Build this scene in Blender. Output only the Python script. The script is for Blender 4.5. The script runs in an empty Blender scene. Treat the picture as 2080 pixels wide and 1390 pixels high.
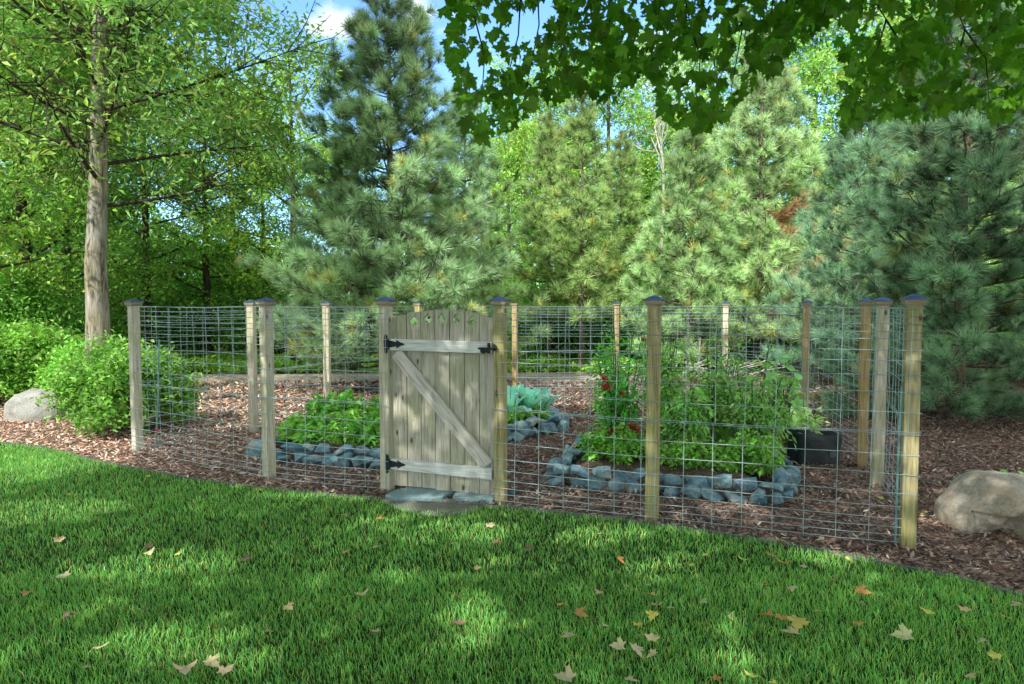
import bpy, bmesh, math, random
import numpy as np
from mathutils import Vector, Matrix, noise
R = math.radians
SC = bpy.context.scene
COL = SC.collection
FPX, CX, CY, EYE = 1400.0, 1040.0, 695.0, 1.6
TH = math.atan(74 / 1400)

# ------------------------------------------------------------------ helpers
def ray(px, py):
    rx, ry = (px - CX) / FPX, (CY - py) / FPX
    return np.array([rx, math.cos(TH) + ry * math.sin(TH), -math.sin(TH) + ry * math.cos(TH)])
def G(px, py, z=0.0):
    d = ray(px, py); t = (z - EYE) / d[2]
    return np.array([d[0] * t, d[1] * t, z])
def AT(px, py, Y):
    d = ray(px, py); t = Y / d[1]
    return np.array([d[0] * t, Y, EYE + d[2] * t])

def tag(o, label=None, cat=None, group=None, kind=None):
    if label: o['label'] = label
    if cat: o['category'] = cat
    if group: o['group'] = group
    if kind: o['kind'] = kind
    return o
def empty(name, loc=(0, 0, 0), rz=0.0, label=None, cat=None, group=None):
    o = bpy.data.objects.new(name, None); COL.objects.link(o)
    o.empty_display_size = .1
    o.location = tuple(float(v) for v in loc); o.rotation_euler = (0, 0, rz)
    return tag(o, label, cat, group)
def dup(root, loc=None, rz=None, sc=None, label=None):
    def cp(o, parent):
        c = o.copy(); COL.objects.link(c); c.parent = parent
        for ch in list(o.children): cp(ch, c)
        return c
    r = cp(root, None)
    if loc is not None: r.location = tuple(float(v) for v in loc)
    if rz is not None: r.rotation_euler = (0, 0, rz)
    if sc is not None: r.scale = (sc, sc, sc) if not hasattr(sc, '__len__') else sc
    if label: r['label'] = label
    return r

class MB:
    def __init__(s): s.v = []; s.f = {}; s.c = []; s.n = 0; s.ng = []
    def add(s, V, F, C=None):
        V = np.asarray(V, dtype=np.float32).reshape(-1, 3)
        if isinstance(F, np.ndarray): groups = [F]
        else:
            d = {}
            for f in F: d.setdefault(len(f), []).append(f)
            groups = [np.array(x) for x in d.values()]
        for g in groups: s.f.setdefault(g.shape[1], []).append(g + s.n)
        if C is None: C = np.ones((len(V), 3), dtype=np.float32)
        C = np.asarray(C, dtype=np.float32)
        if C.ndim == 1: C = np.tile(C, (len(V), 1))
        s.c.append(C); s.v.append(V); s.n += len(V)
    def box(s, lo, hi, C=None, M=None, taper=1.0):
        x0, y0, z0 = lo; x1, y1, z1 = hi
        V = np.array([[x, y, z] for z in (z0, z1) for y in (y0, y1) for x in (x0, x1)], float)
        if M is not None: V = V @ np.array(M)[:3, :3].T + np.array(M)[:3, 3]
        s.add(V, np.array([[0, 2, 3, 1], [4, 5, 7, 6], [0, 1, 5, 4], [2, 6, 7, 3], [0, 4, 6, 2], [1, 3, 7, 5]]), C)
    def tube(s, P, rad, sides=6, C=None, cap=True):
        P = np.asarray(P, float); n = len(P)
        rad = np.full(n, rad) if np.isscalar(rad) else np.asarray(rad, float)
        T = np.gradient(P, axis=0); T /= np.linalg.norm(T, axis=1)[:, None] + 1e-9
        ref = np.array([0, 0, 1.]) if abs(T[0, 2]) < .8 else np.array([1., 0, 0])
        A = np.cross(T, ref); A /= np.linalg.norm(A, axis=1)[:, None] + 1e-9
        B = np.cross(T, A)
        an = np.arange(sides) * 2 * math.pi / sides
        V = P[:, None] + rad[:, None, None] * (np.cos(an)[None, :, None] * A[:, None] + np.sin(an)[None, :, None] * B[:, None])
        i = np.arange(n - 1)[:, None] * sides; k = np.arange(sides)[None]; k2 = (k + 1) % sides
        F = np.stack([i + k, i + k2, i + k2 + sides, i + k + sides], -1).reshape(-1, 4)
        s.add(V.reshape(-1, 3), F, C)
        if cap:
            s.f.setdefault(sides, []).append(np.array([[s.n - 1 - q for q in range(sides)]])[:, ::-1])
    def build(s, name, mat, parent=None, smooth=False, loc=None):
        me = bpy.data.meshes.new(name)
        V = np.concatenate(s.v); C = np.concatenate(s.c)
        me.vertices.add(len(V)); me.vertices.foreach_set('co', V.ravel())
        gs = [np.concatenate(g) for g in s.f.values()]
        nl = sum(g.size for g in gs); npoly = sum(len(g) for g in gs)
        me.loops.add(nl); me.polygons.add(npoly)
        me.loops.foreach_set('vertex_index', np.concatenate([g.ravel() for g in gs]).astype(np.int32))
        tot = np.concatenate([np.full(len(g), g.shape[1]) for g in gs]).astype(np.int32)
        st = np.concatenate([[0], np.cumsum(tot)[:-1]]).astype(np.int32)
        me.polygons.foreach_set('loop_start', st)
        try: me.polygons.foreach_set('loop_total', tot)
        except Exception: pass
        me.polygons.foreach_set('use_smooth', np.full(npoly, smooth))
        at = me.color_attributes.new('Col', 'FLOAT_COLOR', 'POINT')
        at.data.foreach_set('color', np.concatenate([C, np.ones((len(C), 1), np.float32)], 1).ravel())
        me.update(calc_edges=True); me.validate()
        me.materials.append(mat)
        o = bpy.data.objects.new(name, me); COL.objects.link(o)
        if parent is not None: o.parent = parent
        if loc is not None: o.location = tuple(float(v) for v in loc)
        return o

def nrm(a): return a / (np.linalg.norm(a, axis=-1, keepdims=True) + 1e-9)
def leaves(mb, P, L, W, col, rng, droop=.3, fold=.18, up=.5, var=.25, dirs=None):
    """many small folded leaf faces, one quad each"""
    n = len(P)
    d = rng.normal(size=(n, 3)); d[:, 2] = d[:, 2] * .6 - droop
    if dirs is not None: d = d * .55 + dirs
    d = nrm(d)
    nn = rng.normal(size=(n, 3)); nn[:, 2] = np.abs(nn[:, 2]) + up
    sd = nrm(np.cross(d, nn)); nn = nrm(np.cross(sd, d))
    L = L * (0.65 + .7 * rng.random((n, 1))); W = W * (0.7 + .6 * rng.random((n, 1)))
    V = np.stack([P - d * L * .5, P + sd * W * .5 + nn * W * fold - d * L * .06, P + d * L * .5 - np.array([0, 0, .12]) * L, P - sd * W * .5 + nn * W * fold - d * L * .06], 1)
    C = np.asarray(col, float)
    if C.ndim == 1: C = np.tile(C, (n, 1))
    C = C * (1 + var * rng.normal(size=(n, 1))).clip(.45, 1.8) * (1 + .09 * rng.normal(size=(n, 3)))
    C = np.repeat(C.clip(.004, 1), 4, axis=0)
    mb.add(V.reshape(-1, 3), np.arange(4 * n).reshape(n, 4), C)

# ------------------------------------------------------------------ materials
def newmat(name):
    m = bpy.data.materials.new(name); m.use_nodes = True
    nt = m.node_tree; nt.nodes.clear()
    out = nt.nodes.new('ShaderNodeOutputMaterial')
    return m, nt, out
def N(nt, t, **kw):
    n = nt.nodes.new(t)
    for k, v in kw.items():
        if k.startswith('_'): setattr(n, k[1:], v)
        else: n.inputs[k.replace('__', ' ')].default_value = v
    return n
def ramp(nt, fac, stops):
    r = nt.nodes.new('ShaderNodeValToRGB'); e = r.color_ramp.elements
    while len(e) < len(stops): e.new(.5)
    for q, (p, c) in zip(e, stops): q.position = p; q.color = (*c, 1)
    nt.links.new(fac, r.inputs[0]); return r.outputs[0]
def mul(nt, a, b, f=1.0, mode='MULTIPLY'):
    m = nt.nodes.new('ShaderNodeMix'); m.data_type = 'RGBA'; m.blend_type = mode; m.inputs[0].default_value = f if not hasattr(f, 'links') else 1
    if hasattr(f, 'links'): nt.links.new(f, m.inputs[0])
    for v, i in ((a, 6), (b, 7)):
        if hasattr(v, 'links'): nt.links.new(v, m.inputs[i])
        else: m.inputs[i].default_value = (*v, 1)
    return m.outputs[2]
def coords(nt, kind='Object', scale=(1, 1, 1), rnd=False):
    tc = nt.nodes.new('ShaderNodeTexCoord'); mp = nt.nodes.new('ShaderNodeMapping')
    nt.links.new(tc.outputs[kind], mp.inputs[0]); mp.inputs['Scale'].default_value = scale
    if rnd:
        oi = nt.nodes.new('ShaderNodeObjectInfo'); m = N(nt, 'ShaderNodeMath', _operation='MULTIPLY'); m.inputs[1].default_value = 37.0
        nt.links.new(oi.outputs['Random'], m.inputs[0])
        cb = nt.nodes.new('ShaderNodeCombineXYZ')
        for i in range(3): nt.links.new(m.outputs[0], cb.inputs[i])
        nt.links.new(cb.outputs[0], mp.inputs['Location'])
    return mp.outputs[0]
def leaf_mat(name, trans=.35, rough=.5, tint=(1.05, 1.12, .68), spec=.35, gain=(2.45, 2.6, 2.9)):
    m, nt, out = newmat(name)
    at = N(nt, 'ShaderNodeVertexColor', _layer_name='Col')
    p = N(nt, 'ShaderNodeBsdfPrincipled', Roughness=rough); p.inputs['Specular IOR Level'].default_value = spec
    gc = mul(nt, at.outputs[0], gain); nt.links.new(gc, p.inputs['Base Color'])
    t = nt.nodes.new('ShaderNodeBsdfTranslucent')
    nt.links.new(mul(nt, gc, tint), t.inputs[0])
    mx = nt.nodes.new('ShaderNodeMixShader'); mx.inputs[0].default_value = trans
    nt.links.new(p.outputs[0], mx.inputs[1]); nt.links.new(t.outputs[0], mx.inputs[2])
    nt.links.new(mx.outputs[0], out.inputs[0]); return m
def simple(name, col, rough=.6, metal=0.0, vc=False, bump=0, bscale=40, var=.3, vscale=8, spec=.5):
    m, nt, out = newmat(name)
    p = N(nt, 'ShaderNodeBsdfPrincipled', Roughness=rough, Metallic=metal); p.inputs['Specular IOR Level'].default_value = spec
    co = coords(nt, 'Object')
    n1 = N(nt, 'ShaderNodeTexNoise', Scale=vscale, Detail=6.0); nt.links.new(co, n1.inputs[0])
    sh = ramp(nt, n1.outputs[0], [(.3, (1 - var,) * 3), (.7, (1 + var * .6,) * 3)])
    if vc:
        at = N(nt, 'ShaderNodeVertexColor', _layer_name='Col'); c = mul(nt, at.outputs[0], sh)
    else: c = mul(nt, sh, col)
    nt.links.new(c, p.inputs['Base Color'])
    if bump:
        n2 = N(nt, 'ShaderNodeTexNoise', Scale=bscale, Detail=8.0); nt.links.new(co, n2.inputs[0])
        b = N(nt, 'ShaderNodeBump', Strength=bump, Distance=.02); nt.links.new(n2.outputs[0], b.inputs['Height'])
        nt.links.new(b.outputs[0], p.inputs['Normal'])
    nt.links.new(p.outputs[0], out.inputs[0]); return m
def wood(name, c_dark, c_mid, c_light, axis='Z', knots=True, green=.25):
    m, nt, out = newmat(name)
    sc = {'Z': (14, 14, .8), 'X': (.8, 14, 14)}[axis]
    co = coords(nt, 'Object', sc, rnd=True)
    g = N(nt, 'ShaderNodeTexNoise', Scale=3.0, Detail=8.0, Roughness=.65, Distortion=.6); nt.links.new(co, g.inputs[0])
    c = ramp(nt, g.outputs[0], [(.28, c_dark), (.48, c_mid), (.72, c_light)])
    co2 = coords(nt, 'Object', (1, 1, 1), rnd=True)
    bl = N(nt, 'ShaderNodeTexNoise', Scale=3.5, Detail=3.0); nt.links.new(co2, bl.inputs[0])
    gm = ramp(nt, bl.outputs[0], [(.42, (1, 1, 1)), (.65, (.80, .86, .62))])
    c = mul(nt, c, gm, green * 3 if green * 3 < 1 else 1)
    hf = N(nt, 'ShaderNodeTexNoise', Scale=1.0, Detail=5.0)
    co3 = coords(nt, 'Object', tuple(v * 9 for v in sc), rnd=True); nt.links.new(co3, hf.inputs[0])
    c = mul(nt, c, ramp(nt, hf.outputs[0], [(.35, (.72, .70, .68)), (.6, (1.08, 1.08, 1.08))]), .8)
    if knots:
        vo = N(nt, 'ShaderNodeTexVoronoi', Scale=1.0)
        co4 = coords(nt, 'Object', {'Z': (7, 7, 3.2), 'X': (3.2, 7, 7)}[axis], rnd=True); nt.links.new(co4, vo.inputs[0])
        c = mul(nt, c, ramp(nt, vo.outputs['Distance'], [(.05, (.28, .22, .18)), (.115, (1, 1, 1))]))
    p = N(nt, 'ShaderNodeBsdfPrincipled', Roughness=.8); p.inputs['Specular IOR Level'].default_value = .25
    nt.links.new(c, p.inputs['Base Color'])
    b = N(nt, 'ShaderNodeBump', Strength=.5, Distance=.004); nt.links.new(hf.outputs[0], b.inputs['Height']); nt.links.new(b.outputs[0], p.inputs['Normal'])
    nt.links.new(p.outputs[0], out.inputs[0]); return m
def rock(name, stops, scale=4, bump=.6, spots=None, bscale=30):
    m, nt, out = newmat(name)
    co = coords(nt, 'Object', (1, 1, 1), rnd=True)
    a = N(nt, 'ShaderNodeTexNoise', Scale=scale, Detail=10.0, Roughness=.62); nt.links.new(co, a.inputs[0])
    c = ramp(nt, a.outputs[0], stops)
    f = N(nt, 'ShaderNodeTexNoise', Scale=bscale * 2.0, Detail=4.0); nt.links.new(co, f.inputs[0])
    c = mul(nt, c, ramp(nt, f.outputs[0], [(.35, (.75, .75, .75)), (.65, (1.15, 1.15, 1.15))]), .8)
    if spots:
        s = N(nt, 'ShaderNodeTexNoise', Scale=spots[0], Detail=5.0); nt.links.new(co, s.inputs[0])
        c = mul(nt, c, spots[1], ramp(nt, s.outputs[0], [(.55, (0, 0, 0)), (.68, (1, 1, 1))]), 'MIX')
    oi = nt.nodes.new('ShaderNodeObjectInfo')
    c = mul(nt, c, ramp(nt, oi.outputs['Random'], [(0, (.6, .68, .74)), (1, (1.3, 1.2, 1.08))]))
    p = N(nt, 'ShaderNodeBsdfPrincipled', Roughness=.85); p.inputs['Specular IOR Level'].default_value = .3
    nt.links.new(c, p.inputs['Base Color'])
    n2 = N(nt, 'ShaderNodeTexNoise', Scale=bscale, Detail=9.0, Roughness=.7); nt.links.new(co, n2.inputs[0])
    b = N(nt, 'ShaderNodeBump', Strength=bump, Distance=.015); nt.links.new(n2.outputs[0], b.inputs['Height']); nt.links.new(b.outputs[0], p.inputs['Normal'])
    nt.links.new(p.outputs[0], out.inputs[0]); return m
def ground_mat(name, stops, scale=60, big=1.2, bump=.8, bigc=((.8, .8, .8), (1.15, 1.15, 1.15))):
    m, nt, out = newmat(name)
    co = coords(nt, 'Object')
    a = N(nt, 'ShaderNodeTexVoronoi', Scale=float(scale)); a.inputs['Randomness'].default_value = 1
    w = N(nt, 'ShaderNodeTexNoise', Scale=scale * .5, Detail=4.0); nt.links.new(co, w.inputs[0])
    v = mul(nt, co, w.outputs['Color'], .04, 'ADD'); nt.links.new(v, a.inputs[0])
    sep = nt.nodes.new('ShaderNodeSeparateColor'); nt.links.new(a.outputs['Color'], sep.inputs[0])
    c = ramp(nt, sep.outputs[0], stops)
    bg = N(nt, 'ShaderNodeTexNoise', Scale=float(big), Detail=5.0); nt.links.new(co, bg.inputs[0])
    c = mul(nt, c, ramp(nt, bg.outputs[0], [(.35, bigc[0]), (.65, bigc[1])]))
    p = N(nt, 'ShaderNodeBsdfPrincipled', Roughness=.95); p.inputs['Specular IOR Level'].default_value = .15
    nt.links.new(c, p.inputs['Base Color'])
    b = N(nt, 'ShaderNodeBump', Strength=bump, Distance=.02); nt.links.new(a.outputs['Distance'], b.inputs['Height']); nt.links.new(b.outputs[0], p.inputs['Normal'])
    nt.links.new(p.outputs[0], out.inputs[0]); return m
def bark(name, a, b_, c_, scale=9):
    m, nt, out = newmat(name)
    co = coords(nt, 'Object', (scale, scale, scale * .16))
    n1 = N(nt, 'ShaderNodeTexNoise', Scale=2.2, Detail=8.0, Roughness=.7, Distortion=.8); nt.links.new(co, n1.inputs[0])
    c = ramp(nt, n1.outputs[0], [(.36, a), (.5, b_), (.68, c_)])
    co2 = coords(nt, 'Object'); n2 = N(nt, 'ShaderNodeTexNoise', Scale=2.5, Detail=4.0); nt.links.new(co2, n2.inputs[0])
    c = mul(nt, c, ramp(nt, n2.outputs[0], [(.4, (1, 1, 1)), (.62, (1.0, .95, .55))]), .5)
    p = N(nt, 'ShaderNodeBsdfPrincipled', Roughness=.9); p.inputs['Specular IOR Level'].default_value = .15
    nt.links.new(c, p.inputs['Base Color'])
    b = N(nt, 'ShaderNodeBump', Strength=.9, Distance=.03); nt.links.new(n1.outputs[0], b.inputs['Height']); nt.links.new(b.outputs[0], p.inputs['Normal'])
    nt.links.new(p.outputs[0], out.inputs[0]); return m

M_LEAF = leaf_mat('leaf', .4)
M_MAPLE = leaf_mat('maple_leaf', .5, .42, (1.2, 1.35, .5), .3, (3.0, 2.8, 2.4))
M_NEEDLE = leaf_mat('needle', .25, .5, (1.1, 1.15, .8), .4, (3.75, 3.6, 3.1))
M_GRASS = leaf_mat('grass_blade', .35, .5, (1.2, 1.25, .6), .3, (2.9, 2.85, 2.75))
M_DRY = leaf_mat('dry_leaf', .25, .6, (1.1, 1.0, .7), .2, (1, 1, 1))
M_CHIP = simple('bark_chip', (1, 1, 1), .9, vc=True, var=.25, vscale=30, spec=.15)
M_BARK_ASH = bark('ash_bark', (.07, .062, .05), (.29, .27, .23), (.50, .48, .43), 7)
M_BARK = bark('dark_bark', (.03, .026, .02), (.07, .06, .048), (.13, .115, .09))
M_BARK_PINE = bark('pine_bark', (.06, .05, .04), (.15, .125, .10), (.27, .24, .20), 7)
M_BARK_DEAD = bark('dead_bark', (.28, .27, .26), (.48, .47, .46), (.62, .61, .6))
M_POST_PALE = wood('post_pale', (.30, .26, .20), (.55, .51, .41), (.70, .67, .58))  # pale wood, made lighter in place of sunlight missing from the left posts
M_POST_GREEN = wood('post_green', (.18, .15, .07), (.385, .34, .185), (.51, .475, .30), green=.3)
M_POST_TAN = wood('post_tan', (.24, .16, .075), (.42, .31, .16), (.55, .45, .29))
M_BOARD = wood('board', (.23, .21, .17), (.45, .43, .365), (.57, .55, .49), knots=True, green=.2)
M_BRACE = wood('brace', (.30, .275, .25), (.54, .52, .49), (.68, .67, .65), axis='X', knots=True, green=.05)
M_RAIL = wood('rail', (.44, .45, .44), (.62, .65, .65), (.74, .77, .78), axis='X', knots=True, green=.05)
M_TRIM = wood('cap_trim', (.25, .19, .13), (.40, .33, .25), (.5, .44, .36), axis='X', knots=False)
M_CAP = simple('cap_metal', (.075, .12, .19), .38, .55, var=.25, vscale=20)
M_WIRE = simple('galvanised_wire', (.35, .48, .51), .45, .35, var=.3, vscale=6)
M_IRON = simple('black_iron', (.016, .024, .027), .6, 0, var=.3, spec=.25)
M_ROD = simple('teal_rod', (.16, .33, .34), .45, .2)
M_BLUE = rock('bluestone', [(.3, (.05, .10, .125)), (.5, (.14, .26, .33)), (.72, (.31, .45, .52))], 7, .8, (9, (.32, .33, .30)), 22)
M_SLAB = rock('slab_blue', [(.3, (.12, .20, .23)), (.5, (.19, .30, .345)), (.72, (.25, .37, .41))], 3, .3)
M_FLAG = rock('slab_grey', [(.3, (.14, .14, .11)), (.5, (.20, .20, .165)), (.72, (.27, .265, .22))], 3, .3)
M_BOULDER = rock('boulder', [(.3, (.25, .215, .165)), (.5, (.44, .395, .32)), (.72, (.58, .535, .46))], 3.2, 1.0, (5, (.42, .32, .24)), 26)
M_BOULDER_L = rock('boulder_pale', [(.3, (.36, .31, .25)), (.5, (.50, .45, .38)), (.72, (.60, .55, .49))], 3.5, .9, None, 28)
M_BAG = simple('black_fabric', (.022, .03, .036), .7, bump=.6, bscale=14, var=.4, vscale=6)
M_BADGE = simple('bag_badge', (.07, .09, .10), .5, var=.3, vscale=40)
M_SOIL = ground_mat('soil', [(0, (.05, .038, .028)), (.5, (.09, .07, .05)), (1, (.17, .13, .10))], 70)
M_MULCH = ground_mat('mulch', [(0, (.06, .035, .026)), (.45, (.13, .078, .058)), (.8, (.22, .145, .11)), (1, (.34, .25, .20))], 38)
M_FLOOR = ground_mat('forest_floor', [(0, (.04, .035, .02)), (.5, (.07, .075, .03)), (1, (.15, .12, .07))], 14, .3)
M_TURF = ground_mat('turf_base', [(0, (.014, .035, .008)), (.6, (.024, .062, .013)), (1, (.05, .085, .025))], 90, 1.5)
M_PATH = ground_mat('path_gravel', [(0, (.30, .25, .20)), (.5, (.40, .34, .28)), (1, (.5, .44, .37))], 60, .8, .3)
M_EDGE = simple('edging', (.10, .11, .10), .7)
M_SHINY = simple('fruit', (1, 1, 1), .3, vc=True, var=.1)
M_PLASTIC = simple('plastic', (1, 1, 1), .45, vc=True, var=.1)
M_STEM = simple('green_stem', (.10, .16, .05), .6)
M_STICK = wood('stick', (.2, .16, .10), (.38, .32, .23), (.5, .45, .36), axis='X', knots=False)

# ------------------------------------------------------------------ camera, sky, sun
cam = bpy.data.cameras.new('camera'); co_ = bpy.data.objects.new('camera', cam); COL.objects.link(co_)
co_.location = (0, 0, EYE); co_.rotation_euler = (math.pi / 2 - TH, 0, 0)
cam.sensor_width = 36; cam.lens = 36 * FPX / 2080; cam.clip_end = 3000; SC.camera = co_
SUN_AZ = nrm(np.array([-.53, -.85])); SUN_EL = R(42)
SDIR = np.array([SUN_AZ[0] * math.cos(SUN_EL), SUN_AZ[1] * math.cos(SUN_EL), math.sin(SUN_EL)])
sl = bpy.data.lights.new('sun', 'SUN'); sl.energy = 6.2; sl.angle = R(.55); sl.color = (1, .95, .86)
so = bpy.data.objects.new('sun', sl); COL.objects.link(so)
so.rotation_euler = Vector(SDIR).to_track_quat('Z', 'Y').to_euler(); so.location = (0, 0, 30)
w = bpy.data.worlds.new('World'); SC.world = w; w.use_nodes = True
nt = w.node_tree; nt.nodes.clear()
wo = nt.nodes.new('ShaderNodeOutputWorld'); bg = nt.nodes.new('ShaderNodeBackground'); bg.inputs[1].default_value = .42
sky = nt.nodes.new('ShaderNodeTexSky'); sky.sky_type = 'NISHITA'; sky.sun_disc = False
sky.sun_elevation = SUN_EL; sky.sun_rotation = math.atan2(SUN_AZ[0], SUN_AZ[1]); sky.air_density = 1.0; sky.dust_density = .6; sky.ozone_density = 1.2
tc = nt.nodes.new('ShaderNodeTexCoord')
def cloud(px, py, rx, ry):
    d = nrm(ray(px, py)); mp = nt.nodes.new('ShaderNodeMapping'); mp.vector_type = 'POINT'
    sub = N(nt, 'ShaderNodeVectorMath', _operation='SUBTRACT'); nt.links.new(tc.outputs['Generated'], sub.inputs[0]); sub.inputs[1].default_value = tuple(d)
    nz = N(nt, 'ShaderNodeTexNoise', Scale=16.0, Detail=7.0, Roughness=.6); nt.links.new(tc.outputs['Generated'], nz.inputs[0])
    ns = N(nt, 'ShaderNodeVectorMath', _operation='MULTIPLY_ADD'); nt.links.new(nz.outputs['Color'], ns.inputs[0]); ns.inputs[1].default_value = (.045, .045, .04); ns.inputs[2].default_value = (-.0225, -.0225, -.02)
    ad = N(nt, 'ShaderNodeVectorMath', _operation='ADD'); nt.links.new(sub.outputs[0], ad.inputs[0]); nt.links.new(ns.outputs[0], ad.inputs[1])
    m2 = N(nt, 'ShaderNodeVectorMath', _operation='DIVIDE'); nt.links.new(ad.outputs[0], m2.inputs[0]); m2.inputs[1].default_value = (rx, rx, ry)
    ln = N(nt, 'ShaderNodeVectorMath', _operation='LENGTH'); nt.links.new(m2.outputs[0], ln.inputs[0])
    return ln.outputs['Value']
skyc = mul(nt, sky.outputs[0], (.56, .76, 1.0))
for (a, b, c, d, s) in ((700, 42, .040, .024, 1.0), (655, 55, .03, .014, .9), (850, 22, .022, .017, .95), (835, 40, .014, .016, .8), (944, 36, .020, .014, .45), (905, 66, .024, .006, .3),
                        (1345, 130, .10, .05, .8), (430, 250, .13, .035, .45), (150, 320, .09, .03, .4), (1700, 20, .09, .03, .7)):
    f = ramp(nt, cloud(a, b, c, d), [(.35, (s, s, s)), (1.0, (0, 0, 0))])
    skyc = mul(nt, skyc, (3.0, 3.1, 3.2), f, 'MIX')
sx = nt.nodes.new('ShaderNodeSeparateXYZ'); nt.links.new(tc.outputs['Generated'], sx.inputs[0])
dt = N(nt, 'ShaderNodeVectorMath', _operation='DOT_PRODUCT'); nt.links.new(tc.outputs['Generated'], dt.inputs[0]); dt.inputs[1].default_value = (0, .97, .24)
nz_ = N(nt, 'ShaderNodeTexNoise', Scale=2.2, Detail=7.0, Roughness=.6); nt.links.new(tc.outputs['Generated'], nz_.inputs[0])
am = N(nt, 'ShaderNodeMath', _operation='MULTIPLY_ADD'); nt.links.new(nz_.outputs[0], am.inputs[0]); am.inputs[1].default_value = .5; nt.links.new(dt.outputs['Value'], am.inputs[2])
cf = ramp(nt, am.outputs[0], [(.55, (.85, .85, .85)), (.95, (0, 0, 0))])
skyc = mul(nt, skyc, (4.6, 4.6, 4.35), cf, 'MIX')  # unseen bright cloud cover, added overhead and behind the camera as fill light
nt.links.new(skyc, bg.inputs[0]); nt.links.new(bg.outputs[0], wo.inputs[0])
SC.view_settings.view_transform = 'Standard'; SC.view_settings.look = 'None'; SC.view_settings.exposure = 0
SC.render.engine = 'CYCLES'
SC.cycles.use_adaptive_sampling = True; SC.cycles.adaptive_threshold = .035; SC.cycles.max_bounces = 5; SC.cycles.diffuse_bounces = 3; SC.cycles.transmission_bounces = 4; SC.cycles.glossy_bounces = 2

# ------------------------------------------------------------------ ground sheets
def sheet(name, pts, z, mat, label=None):
    mb = MB(); V = [(p[0], p[1], z) for p in pts]
    mb.add(V, [tuple(range(len(V)))]); o = mb.build(name, mat); o['kind'] = 'structure'; return o
sheet('ground', [(-400, -60), (400, -60), (400, 600), (-400, 600)], -.02, M_FLOOR)
EDGE_PX = [(0, 903), (90, 913), (190, 938), (340, 968), (500, 992), (640, 1006), (780, 1018), (880, 1027), (1000, 1033), (1150, 1047), (1300, 1065), (1450, 1087), (1600, 1112), (1730, 1136), (1850, 1160), (1970, 1187), (2080, 1218)]
edge = [G(*p)[:2] for p in EDGE_PX]
e0, e1 = edge[0], edge[-1]
edge = [e0 + np.array([-9, 3.6]), e0 + np.array([-4, 1.3]), e0 + np.array([-1.4, .35])] + edge + [e1 + np.array([.45, -.55]), e1 + np.array([1.6, -2.6]), e1 + np.array([3, -7])]
edge = np.array(edge)
# densify smoothly
def dens(P, k=6):
    P = np.asarray(P, float); out = []
    for i in range(len(P) - 1):
        p0 = P[max(i - 1, 0)]; p1 = P[i]; p2 = P[i + 1]; p3 = P[min(i + 2, len(P) - 1)]
        for j in range(k):
            t = j / k
            out.append(.5 * ((2 * p1) + (-p0 + p2) * t + (2 * p0 - 5 * p1 + 4 * p2 - p3) * t * t + (-p0 + 3 * p1 - 3 * p2 + p3) * t ** 3))
    out.append(P[-1]); return np.array(out)
EDGE = dens(edge, 5)
def edge_y(x): return np.interp(x, EDGE[:, 0], EDGE[:, 1])
# mulch bed: from the lawn edge back to the wood
mul_pts = [tuple(p) for p in EDGE] + [(16, -7), (16, 14.5), (6, 15.5), (0, 15.6), (-3, 15.6), (-6, 15.2), (-8.6, 14.0), (-9, 11.9), (-14, 12.4), (-22, 14)]
mul_pts = mul_pts[::-1]
sheet('mulch_bed', mul_pts, -.008, M_MULCH)
sheet('lawn_base', [tuple(p) for p in EDGE] + [(EDGE[-1][0], -12), (-20, -12), (-20, EDGE[0][1])], 0.0, M_TURF)
sheet('gravel_path', [(-7.4, 14.2), (-3, 14.45), (2, 14.6), (2, 16.3), (-3, 16.3), (-8.2, 15.9)], .0, M_PATH)
# edging strip
mb = MB(); E = EDGE; nv = np.gradient(E, axis=0); nv = nrm(np.stack([-nv[:, 1], nv[:, 0]], 1))
V = []; F = []
for i, (p, n_) in enumerate(zip(E, nv)):
    for off, z in ((0, -.03), (0, .022), (.022, .022), (.022, -.03)): V.append((p[0] + n_[0] * off, p[1] + n_[1] * off, z))
for i in range(len(E) - 1):
    for k in range(3): F.append((i * 4 + k, i * 4 + k + 1, i * 4 + 5 + k, i * 4 + 4 + k))
mb.add(V, F); o = mb.build('lawn_edging', M_EDGE); tag(o, 'thin dark grey edging strip between the lawn and the bark mulch', 'lawn edging')

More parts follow.
